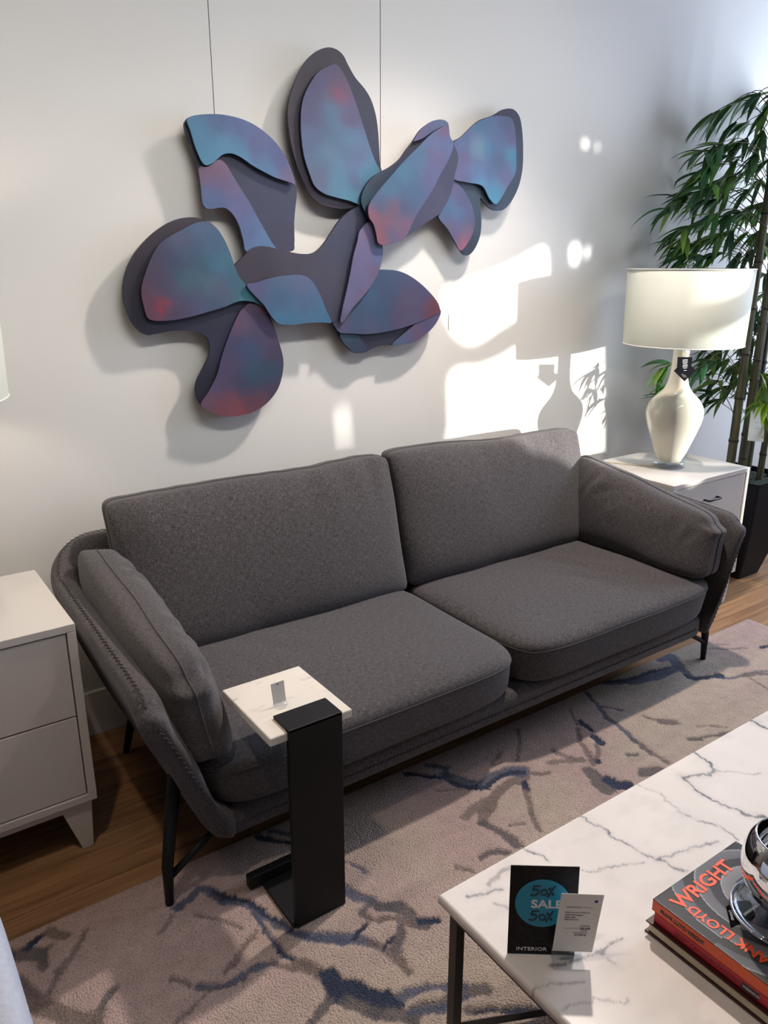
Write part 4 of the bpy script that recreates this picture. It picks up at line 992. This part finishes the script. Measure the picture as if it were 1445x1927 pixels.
# ------------------------------------------------------------------ sale sign and price card on the coffee table
def panel(name, o, xd, yd, w, h, t, mat, parent):
    xd = Vector(xd).normalized(); yd = Vector(yd).normalized(); zd = xd.cross(yd)
    b = box(0, w, 0, h, -t, 0, .0003, 1); mm = Matrix((xd, yd, zd)).transposed().to_4x4(); mm.translation = o
    bmesh.ops.transform(b, matrix=mm, verts=b.verts); return obj(name, b, mat, parent)
def sign_mat():
    t = P('damask_black', srgb(20, 19, 20), .42); t.b.inputs['Specular IOR Level'].default_value = .25
    tc = t.n('ShaderNodeTexCoord'); nz = t.n('ShaderNodeTexVoronoi', Scale=70); nz.feature = 'SMOOTH_F1'
    dn = t.n('ShaderNodeTexNoise', Scale=60, Detail=2); ad = t.n('ShaderNodeMixRGB'); ad.inputs[0].default_value = .04
    t.l(tc, 'Object', dn, 'Vector'); t.l(tc, 'Object', ad, 1); t.l(dn, 'Color', ad, 2); t.l(ad, 0, nz, 'Vector')
    wv = t.n('ShaderNodeMath', operation='SINE'); mu = t.n('ShaderNodeMath', operation='MULTIPLY'); mu.inputs[1].default_value = 22
    t.l(nz, 'Distance', mu, 0); t.l(mu, 0, wv, 0)
    cr = t.n('ShaderNodeValToRGB'); e = cr.color_ramp.elements; e[0].position = .3; e[0].color = srgb(8, 8, 9); e[1].position = .7; e[1].color = srgb(24, 22, 24)
    t.l(wv, 0, cr, 0); t.l(cr, 0, t.b, 'Base Color'); return t.m
M['damask'] = sign_mat()
sg0 = Vector((.816, .780, TZ+.001)); sx_ = Vector((.097, -.073, 0)).normalized(); lean = Vector((-sx_.y, sx_.x, 0))
sy_ = (Vector((0, 0, 1))+lean*.10).normalized()
SW, SH = .1195, .178
ss = thing('sale_sign', 'black sale sign with a cyan disc standing on the coffee table', 'sign', tuple(sg0))
panel('sign_board', sg0, sx_, sy_, SW, SH, .002, 'damask', ss)
sz_ = sx_.cross(sy_)
def onsign(u, v): return sg0+sx_*u+sy_*v
b = bmesh.new(); ctr = onsign(.0585, .105)
vs = [b.verts.new(ctr+sx_*.0485*math.cos(a)+sy_*.0475*math.sin(a)+sz_*.0004) for a in np.linspace(0, 2*PI, 65)[:-1]]; f = b.faces.new(vs)
r = bmesh.ops.extrude_face_region(b, geom=[f]); bmesh.ops.translate(b, vec=sz_*.0004, verts=[v for v in r['geom'] if isinstance(v, bmesh.types.BMVert)]); bmesh.ops.recalc_face_normals(b, faces=b.faces)
obj('disc', b, 'cyan', ss)
text('lettering', 'SALE', .0155, onsign(.0655, .0965), sx_, sy_, 'white_ink', ss, lift=.0012, align='CENTER', bold=.0006, xs=1.22)
def stroke_text(glyphs, o, h, name='handwriting'):
    b = bmesh.new()
    for g in glyphs:
        pts = [onsign(o[0]+x_*h, o[1]+y_*h)+sz_*.0012 for x_, y_ in g]
        tube(spline(pts, 4), .0011, 6, b)
    obj(name, b, 'ink', ss)
five = [[(.95,1.0),(.45,.98),(.25,.96)],[(.35,.98),(.22,.55),(.5,.62),(.75,.45),(.65,.15),(.3,.0),(.0,.08)]]
zero = [[(1.35,.62),(1.05,.5),(1.0,.2),(1.25,.02),(1.55,.15),(1.6,.45),(1.4,.63),(1.3,.62)]]
pct = [[(2.3,1.05),(2.0,.5),(1.65,-.15)],[(1.82,.80),(1.74,.72),(1.82,.64),(1.90,.72),(1.82,.80)],[(2.12,.24),(2.04,.16),(2.12,.08),(2.20,.16),(2.12,.24)]]
stroke_text(five+zero+pct, (.036, .121), .0185); stroke_text(five+zero+pct, (.035, .071), .0185)
text('lettering', 'INTERIOR', .0072, onsign(.015, .0085), sx_, sy_, 'white_ink', ss, lift=.0006, xs=1.25)
text('lettering', 'LIVING', .0052, onsign(.078, .0085), sx_, sy_, 'inkgrey', ss, lift=.0006, xs=1.1)
text('lettering', 'URBAN', .0032, onsign(.078, .0150), sx_, sy_, 'inkgrey', ss, lift=.0006, xs=1.1)
# price card
k0 = on(1039, 1789, 2, TZ+.024); k1 = on(1114, 1792, 2, TZ+.024)
pc = thing('price_card', 'white printed price card in a clear stand in front of the black sale sign', 'card', (k0.x, k0.y, TZ))
kx = (k1-k0).normalized(); kl = Vector((-kx.y, kx.x, 0)); ky = (Vector((0, 0, 1))+kl*.0+kx*.10).normalized(); ky = (Vector((0, 0, 1))+kl*-.02+kx*.055).normalized()
kz = kx.cross(ky).normalized(); KW = (k1-k0).length; KH = .128
def onc(u, v): return k0+kx*u+ky*v
b = bmesh.new(); vs = [b.verts.new(onc(u, v)) for u, v in ((0, 0), (KW, 0), (KW*1.045, KH), (.000, KH))]; f = b.faces.new(vs)
r = bmesh.ops.extrude_face_region(b, geom=[f]); bmesh.ops.translate(b, vec=-kz*.0006, verts=[v for v in r['geom'] if isinstance(v, bmesh.types.BMVert)]); bmesh.ops.recalc_face_normals(b, faces=b.faces)
obj('card', b, 'paper', pc)
kk = dict(lift=.0004, ext=.0001)
text('lettering', 'INTERIOR', .0030, onc(.0125, .098), kx, ky, 'inkgrey', pc, xs=1.35, **kk); text('lettering', 'LIVING', .0030, onc(.040, .098), kx, ky, 'pages', pc, xs=1.35, **kk)
for i, l_ in enumerate(('MGBW 121144/151524-CTR', 'Vienna Lg Rectangular', 'Coffee Table', 'W58 D28 H14.5')):
    text('lettering', l_, .0026, onc(.0115, .0865-i*.0052), kx, ky, 'ink', pc, **kk)
text('lettering', 'AS SHOWN', .0024, onc(.0405, .0575), kx, ky, 'ink', pc, **kk)
text('lettering', '$3,579', .0046, onc(.0415, .0505), kx, ky, 'ink', pc, bold=.0001, **kk)
text('lettering', 'Order Above', .0016, onc(.043, .0465), kx, ky, 'ink', pc, **kk); text('lettering', 'Top: White Marble Top', .0018, onc(.030, .0425), kx, ky, 'ink', pc, **kk)
text('lettering', '$1,789.50', .0036, onc(.034, .0365), kx, ky, 'ink', pc, **kk)
obj('rule', tube([onc(.012, .0525)+kz*.0004, onc(.040, .0525)+kz*.0004], .0002, 4), 'ink', pc)
b = bmesh.new(); cc = onc(KW*.88, KH*.885)+kz*.0004; b.faces.new([b.verts.new(cc+kx*.0032*math.cos(a)+ky*.0032*math.sin(a)) for a in np.linspace(0, 2*PI, 25)[:-1]])
obj('blue_dot', b, 'bluedot', pc)
# clear stand
h0 = Vector((.858, .708, TZ+.0005)); h1 = Vector((.902, .675, TZ+.0005)); hx = (h1-h0).normalized(); hy = Vector((-hx.y, hx.x, 0))
b = bmesh.new()
def slab(o, a, c, n_, la, lc, t):
    vs = [o, o+a*la, o+a*la+c*lc, o+c*lc]; V1 = [b.verts.new(v) for v in vs]; V2 = [b.verts.new(v+n_*t) for v in vs]
    b.faces.new(V1); b.faces.new(V2[::-1])
    for k in range(4): b.faces.new((V1[k], V1[(k+1) % 4], V2[(k+1) % 4], V2[k]))
ln = (h1-h0).length
slab(h0, hx, hy, Vector((0, 0, 1)), ln, .034, .002)
slab(h0+hy*.034, hx, Vector((0, 0, 1)), hy, ln, .016, .002); slab(h0+hy*.029+Vector((0, 0, .002)), hx, Vector((0, 0, 1)), -hy, ln, .012, .0015)
bmesh.ops.recalc_face_normals(b, faces=b.faces); obj('card_stand', b, 'acrylic', pc)

# ------------------------------------------------------------------ books
BX, BY = 1.066, .667
def book(name, label, x0, y1, w, d, z0, z1, cover, spine_mat, pages_front=False, ct_=.0025, jacket=None):
    """spine faces the camera-left side (x0); y1 is its far end; extends -y by w, +x by d"""
    bk = thing(name, label, 'book', (x0+d/2, y1-w/2, z0), 'books stacked on the coffee table')
    x1, y0 = x0+d, y1-w
    b = bmesh.new(); box(x0, x1, y0, y1, z0, z0+ct_, .0008, 1, b)
    obj('back_cover', b, cover, bk)
    if jacket is None: obj('front_cover', box(x0, x1, y0, y1, z1-ct_, z1, .0008, 1), cover, bk)
    if not pages_front: obj('spine', box(x0-.002, x0+ct_, y0, y1, z0, z1-.0005, .0012, 2), spine_mat, bk)
    else: obj('spine', box(x1-ct_, x1, y0, y1, z0, z1, .0008, 1), spine_mat, bk)
    obj('page_block', box(x0+.005, x1-.005, y0+.005, y1-.005, z0+ct_, z1-ct_, .0005, 1), 'pages', bk)
    return bk
book('book', 'maroon book with cream pages facing out, lowest of the coffee table stack', 1.060, .672, .30, .27, TZ+.0005, .3935, 'maroon', 'maroon', True, .003)
rb = book('book', 'red cloth book in the middle of the coffee table stack', 1.071, .662, .29, .26, .394, .4155, 'maroon', 'red', False, .003)
tb = book('book', 'grey architecture book with orange lettering, top of the stack under the silver bowl', 1.070, .668, .30, .262, .416, .440, 'black', 'orange', False, .0025, jacket=True)
def jacket():
    x0, x1, y0, y1 = 1.0685, 1.332, .368, .668; z = .4402
    nx, ny, X, Y = grid_mesh(x0, x1, y0, y1, z, .0018, .002)
    # concentric swirling ramps like a spiral gallery seen from below
    cx_, cy_ = 1.245, .545
    r = np.hypot((X-cx_)*1.0, (Y-cy_)*.92+.10*(X-cx_)); ang = np.arctan2(Y-cy_, X-cx_); rr = r+.006*ang
    C = np.zeros(X.shape+(3,)); dk = np.array(srgb(46, 46, 48)[:3]); lt = np.array(srgb(128, 128, 130)[:3]); ed = np.array(srgb(172, 172, 172)[:3]); core = np.array(srgb(66, 62, 60)[:3])
    C[:] = np.array(srgb(58, 60, 64)[:3])
    bands = [(.050, .074, core, lt), ]
    C[rr < .060] = core
    for a, c_, col in ((.060,.066,dk),(.066,.088,lt),(.088,.108,dk),(.108,.130,np.array(srgb(104,106,110)[:3])),(.130,.150,dk),(.150,.172,np.array(srgb(92,98,106)[:3])),(.172,.3,dk)):
        mm = (rr >= a) & (rr < c_); C[mm] = col*(.85+.3*((rr[mm]-a)/(c_-a))[:, None])
    for e in (.088, .130, .172): C[np.abs(rr-e) < .0009] = ed
    me, nv, ring = grid_to_mesh('jacket', nx, ny, X, Y, np.full(X.shape, z), z-.0024)
    c = np.ones((nv, 4)); c[:nx*ny, :3] = C.reshape(-1, 3); c[nx*ny:, :3] = np.array(srgb(40, 40, 42)[:3])
    set_tint(me, c); obj('front_cover', me, 'book_cover', tb)
jacket()
text('lettering', 'WRIGHT', .0285, (1.089, .6215, .4404), (1, .03, 0), (0, 1, 0), 'orange_ink', tb, bold=.0010, xs=1.12, lift=.0004, ext=.0002)
text('lettering', 'FRANK LLOYD', .021, (1.121, .442, .4404), (-.04, 1, 0), (-1, 0, 0), 'orange_ink', tb, bold=.0008, xs=.92, lift=.0004, ext=.0002)
text('spine_lettering', 'FRANK LLOYD WRIGHT', .0082, (1.068, .650, .4235), (0, -1, 0), (0, 0, 1), 'ink', tb, bold=.0005, xs=.72, lift=.0003, ext=.0001)
text('spine_lettering', 'GREAT CANADIAN PAINTING', .0080, (1.069, .618, .4005), (0, -1, 0), (0, 0, 1), 'darkred', rb, xs=.86, lift=.0003, ext=.0001)
obj('publisher_plate', box(1.0684, 1.0690, .458, .489, .3975, .4105, .0002, 1), 'ink', rb)
text('spine_lettering', 'WEEKEND', .0048, (1.0684, .486, .4018), (0, -1, 0), (0, 0, 1), 'white_ink', rb, xs=.95, lift=.0003, ext=.0001)

# ------------------------------------------------------------------ silver bowl on a curled foot
bw = thing('silver_bowl', 'polished silver bowl on a flared foot standing on the top book', 'bowl', (1.215, .515, .4405))
bc = (1.222, .512)
out = [(.018, .459), (.030, .463), (.050, .476), (.068, .500), (.078, .530), (.079, .560), (.072, .588), (.062, .604)]
inn = [(.0595, .603), (.069, .587), (.0755, .560), (.0745, .531), (.065, .503), (.048, .480), (.028, .468), (0, .465)]
pr = [p for p in spline([Vector((a, c, 0)) for a, c in out], 4)]+[p for p in spline([Vector((a, c, 0)) for a, c in inn], 4)]
obj('bowl', lathe([(0, .459)]+[(max(p.x, 0), p.y) for p in pr], bc, 96), 'chrome', bw, True)
ft = [(.014, .462), (.018, .4575), (.030, .4545), (.050, .4515), (.070, .4490), (.083, .4485), (.083, .4468), (.068, .4470), (.048, .4490), (.028, .452), (.0, .453)]
obj('foot', lathe(ft, bc, 96), 'acrylic', bw, True)
obj('foot_rim', tube([(bc[0]+.084*math.cos(a), bc[1]+.084*math.sin(a), .4468) for a in np.linspace(0, 2*PI, 97)[:-1]], .0026, 10, closed=True), 'chrome', bw, True)
obj('stem', lathe([(0, .4415), (.022, .4415), (.021, .447), (.014, .452), (.012, .457), (.020, .461), (0, .461)], bc, 48), 'chrome', bw, True)
# small black swing tag under the bowl's clear foot
q = [on(a, c, 2, .4412) for a, c in ((1366,1706),(1375,1745),(1422,1726),(1412,1694),(1385,1696))]
st_ = thing('swing_tag', 'small black swing tag with white lettering under the clear foot of the silver bowl', 'tag', tuple(q[1]))
obj('card', plate_poly([(p.x, p.y) for p in q], lambda x, y, d: Vector((x, y, d)), .4415, .4407)[0], 'tagblack', st_)
ta, tb2 = on(1371, 1713, 2, .4415), on(1379, 1741, 2, .4415); xd = (tb2-ta).normalized()
text('lettering', 'LIVING', .0048, ta, xd, Vector((-xd.y, xd.x, 0)), 'white_ink', st_, lift=.0003, ext=.0001, xs=1.1)

# ------------------------------------------------------------------ bamboo plant in a black planter
PX, PY = 3.725, 2.12
pt = thing('bamboo_plant', 'tall artificial bamboo plant in a tapered black planter right of the nightstand', 'plant', (PX, PY, 0))
b = bmesh.new(); rings = []
for hw, z in ((.095, .0), (.098, .012), (.128, .14), (.148, .28), (.160, .42), (.168, .52), (.172, .53), (.160, .53), (.155, .49), (.0, .49)):
    r = .018 if hw > .05 else 0; ring = []
    for k in range(4):
        for j in range(5):
            a = k*PI/2+j*PI/8; cx_ = (hw-r)*(1 if k in (0, 3) else -1); cy_ = (hw-r)*(1 if k in (0, 1) else -1)
            ring.append(b.verts.new((PX+cx_+r*math.cos(a), PY+cy_+r*math.sin(a), z)))
    rings.append(ring)
for A, B in zip(rings[:-1], rings[1:]):
    for k in range(20): b.faces.new((A[k], A[(k+1) % 20], B[(k+1) % 20], B[k]))
b.faces.new(rings[0]); bmesh.ops.remove_doubles(b, verts=b.verts, dist=1e-6); bmesh.ops.recalc_face_normals(b, faces=b.faces)
obj('planter', b, 'pot', pt, False)
b = box(PX-.152, PX+.152, PY-.152, PY+.152, .495, .510, .002, 1)
bmesh.ops.subdivide_edges(b, edges=b.edges, cuts=12, use_grid_fill=True)
for v in b.verts:
    if v.co.z > .505: v.co.z += .012*noise.noise(v.co*30)
obj('moss', b, 'soil', pt, True)
canes = [((3.600, 2.135), .022, 2.45, (.03, .01)), ((3.650, 2.10), .013, 2.2, (.02, -.02)), ((3.700, 2.13), .023, 2.6, (.06, .0)), ((3.735, 2.05), .016, 2.1, (.10, -.03)), ((3.80, 2.16), .021, 2.5, (.05, .02)), ((3.83, 2.05), .014, 2.2, (.05, .02))]
def cane_pt(c, z): (x, y), r, h, (lx, ly) = c; t = (z-.5)/(h-.5); return Vector((x+lx*t*t, y+ly*t*t, z))
for ci, c in enumerate(canes):
    (x, y), r, h, ln_ = c; zs = []; rs = []; z = .50; nodes = []
    step = .21+.03*ci
    nz_ = .50+.11*(ci+1) % .2+.1
    while z < h:
        zs.append(z); tp = 1-.35*(z-.5)/(h-.5)
        d = min(abs(z-(nz_+k*step)) for k in range(14)); rs.append(r*tp*(1+.16*math.exp(-(d/.008)**2)))
        z += .005
    bm_ = tube([cane_pt(c, z) for z in zs], rs, 14)
    o = obj('cane', bm_, 'cane', pt, True); o.data.materials.append(M['node'])
    for f in o.data.polygons:
        if min(abs(f.center.z-(nz_+k*step)) for k in range(14)) < .0052 and .52 < f.center.z < h-.02: f.material_index = 1
rnd = random.Random(11)
lb = bmesh.new(); ltint = []
def leaf(base, d, L_, w, droop, col):
    d = d.normalized(); side = d.cross(Vector((0, 0, 1)))
    if side.length < .1: side = Vector((1, 0, 0))
    side.normalize(); side = (side+Vector((0, 0, rnd.uniform(-.7, .7)))).normalized()
    n_ = 7; prev = None; p = base.copy(); dd = d.copy()
    for i in range(n_+1):
        t = i/n_; ww = w*(math.sin(PI*min(1, t*.93+.07)**.72))**.9*.5 if i < n_ else .0004
        nn = side.cross(dd).normalized()
        vs = [lb.verts.new(p-side*ww), lb.verts.new(p-nn*ww*.35), lb.verts.new(p+side*ww)]
        ltint.extend([col]*3)
        if prev:
            lb.faces.new((prev[0], prev[1], vs[1], vs[0])); lb.faces.new((prev[1], prev[2], vs[2], vs[1]))
        prev = vs; p = p+dd*(L_/n_); dd = (dd+Vector((0, 0, -droop/n_))).normalized()
        side = (side-dd*side.dot(dd)).normalized()
        if p.y > WY-.012: p.y = WY-.012
greens = [(54, 92, 54), (68, 110, 60), (82, 126, 60), (50, 84, 58), (96, 136, 64), (118, 152, 70), (58, 102, 64)]
tb_ = bmesh.new()
def cluster(tip, root, n_, L_, spread, sunlit=False):
    mid = (tip+root)/2+Vector((0, 0, .05+.05*rnd.random()))
    tube(spline([root, mid, tip], 5), .0018, 5, tb_)
    out_d = (tip-mid).normalized()
    for k in range(n_):
        a = (k/(n_-1)-.5)*spread if n_ > 1 else 0
        rot = Matrix.Rotation(a+rnd.uniform(-.2, .2), 3, Vector((0, 0, 1)) if rnd.random() < .5 else Vector((.3, -.8, .5)).normalized())
        d = rot @ out_d; d.z += rnd.uniform(-.45, .25)
        t = rnd.uniform(.0, .35); base = tip.lerp(mid, t)
        rgb = (128, 160, 44) if sunlit and rnd.random() < .6 else rnd.choice(greens); j = rnd.uniform(.8, 1.2)
        leaf(base, d, L_*rnd.uniform(.7, 1.2), rnd.uniform(.022, .034), rnd.uniform(.5, 1.6), [c_*j for c_ in srgb(*rgb)[:3]]+[1])
# crown: leaf sprays spread through the volume round the canes
tips = []
anchors = [(1340,215),(1365,205),(1390,195),(1420,185),(1375,240),(1400,230),(1440,205),(1320,290),(1345,280),(1370,275),(1400,265),(1430,255),(1310,320),(1335,315),(1360,305),(1385,300),(1415,290),(1445,300),(1300,345),(1322,355),(1350,345),(1380,335),(1410,330),(1270,378),(1250,392),(1290,372),(1312,385),(1338,380),(1362,370),(1395,365),(1430,345),(1275,440),(1268,455),(1292,430),(1312,420),(1335,410),(1360,405),(1390,400),(1425,390),(1280,470),(1300,460),(1325,455),(1345,450),(1370,445),(1400,440),(1435,430),(1290,490),(1320,490),(1350,485),(1380,480),(1410,475),(1440,470),(1420,500),(1440,520)]
for (ax, ay) in anchors:
    tips.append((on(ax+rnd.uniform(-6, 6), ay+rnd.uniform(-8, 4), 1, rnd.uniform(2.30, 2.42) if ax < 1320 else rnd.uniform(2.16, 2.42)), False))
for (ax, ay) in [(1335,690),(1322,712),(1315,700),(1350,760),(1345,670),(1360,690),(1385,700),(1345,725),(1330,745),(1370,735),(1395,720),(1410,690),(1400,660),(1430,650),(1425,600),(1410,580),(1440,560),(1350,650),(1380,650),(1420,720),(1415,750)]:
    tips.append((on(ax, ay-8, 1, rnd.uniform(2.16, 2.36)), False))
for (ax, ay) in [(1435,735),(1440,760),(1445,720),(1440,705),(1438,785)]:  # sprays with sunlight painted in as yellow-green leaf tint
    tips.append((on(ax, ay, 1, rnd.uniform(1.95, 2.05)), True))
for k in range(70):   # the side of the crown beyond the picture edge
    a = rnd.uniform(-1.4, 1.6); R_ = rnd.uniform(.15, .55); tips.append((Vector((PX+.12+R_*math.cos(a), min(2.42, max(2.05, PY+R_*math.sin(a)*.8)), rnd.uniform(1.05, 2.4))), False))
tips += [(Vector((3.12, 2.26, 1.08)), False), (Vector((3.17, 2.23, 1.00)), False), (Vector((3.20, 2.27, .94)), False)]
for tip, sunlit in tips:
    if tip.y > 2.40: tip.y = 2.40
    c = min(canes, key=lambda c_: (cane_pt(c_, min(tip.z, c_[2]-.1))-tip).length+rnd.uniform(0, .1))
    root = cane_pt(c, min(max(tip.z-.04-rnd.random()*.08, .6), c[2]-.02))
    cluster(tip, root, rnd.choice((6, 7, 8, 9)), .150, 2.2, sunlit)
me = bpy.data.meshes.new('foliage'); lb.to_mesh(me); lb.free(); set_tint(me, ltint)
fo = obj('foliage', me, 'leaf', pt, True); fo['kind'] = 'stuff'
tw = obj('twigs', tb_, 'twig', pt, True); tw['kind'] = 'stuff'
bt = thing('plant_tag', 'cream paper price tag hanging on the bamboo canes', 'tag', tuple(on(1422, 800, 1, 2.01)))
w = [on(a, c, 1, 2.01) for a, c in ((1413.5,767),(1432,766.5),(1438,808),(1436,832),(1406,829))]
obj('card', plate_poly([(p.x, p.z) for p in w], lambda x, y, d: Vector((x, 2.01-d, y)), .0008, 0)[0], 'cream', bt)
q = on(1434, 823, 1, 2.009); obj('punched_dot', tube([q, q+Vector((0, -.001, 0))], .003, 10), 'ink', bt)
for k_, (ya_, wd) in enumerate(((795, .03), (802, .012), (806, .04))):
    q = on(1424, ya_, 1, 2.009); obj('printed_line', box(q.x-wd/2, q.x+wd/2, 2.0085, 2.0092, q.z-.0008, q.z+.0008, 0), 'inkgrey', bt)

# ------------------------------------------------------------------ pale armchair at the lower left edge
ch = thing('armchair', 'pale grey-blue fabric armchair with rounded side at the lower left corner', 'armchair', (-.35, 1.15, 0))
def blob(name, x0, x1, y0, y1, z0, z1, n, parent, mat='chair', lean=0):
    b = bmesh.new(); N = 22; cache = {}
    c = Vector(((x0+x1)/2, (y0+y1)/2, (z0+z1)/2)); h = Vector(((x1-x0)/2, (y1-y0)/2, (z1-z0)/2))
    def v(a):
        k = tuple(round(t, 4) for t in a)
        if k not in cache:
            r = sum(abs(t)**n for t in a)**(-1/n); q = Vector((a[0]*r*h.x, a[1]*r*h.y, a[2]*r*h.z)); q.x += lean*(q.z/h.z); cache[k] = b.verts.new(c+q)
        return cache[k]
    for ax in range(3):
        i1, i2 = [(1, 2), (0, 2), (0, 1)][ax]
        for s_ in (-1, 1):
            for i in range(N):
                for j in range(N):
                    q = []
                    for di, dj in ((0, 0), (1, 0), (1, 1), (0, 1)):
                        t = [0, 0, 0]; t[ax] = s_; t[i1] = (i+di)/N*2-1; t[i2] = (j+dj)/N*2-1; q.append(v(t))
                    b.faces.new(q)
    bmesh.ops.recalc_face_normals(b, faces=b.faces); return obj(name, b, mat, parent, True)
blob('side_arm', -.05, .088, .75, 1.47, .07, .50, 4.5, ch)
blob('side_arm', -.82, -.69, .75, 1.47, .07, .50, 4.5, ch)
blob('backrest', -.80, .06, 1.34, 1.49, .07, .52, 4.5, ch)
blob('seat', -.70, -.04, .74, 1.36, .12, .43, 5, ch)
for lx in (-.74, .0):
    for ly in (.84, 1.38): obj('leg', tube([(lx, ly, RZ+.004 if lx > -.02 else 0), (lx, ly, .12)], [.012, .018], 12), 'black', ch, True)
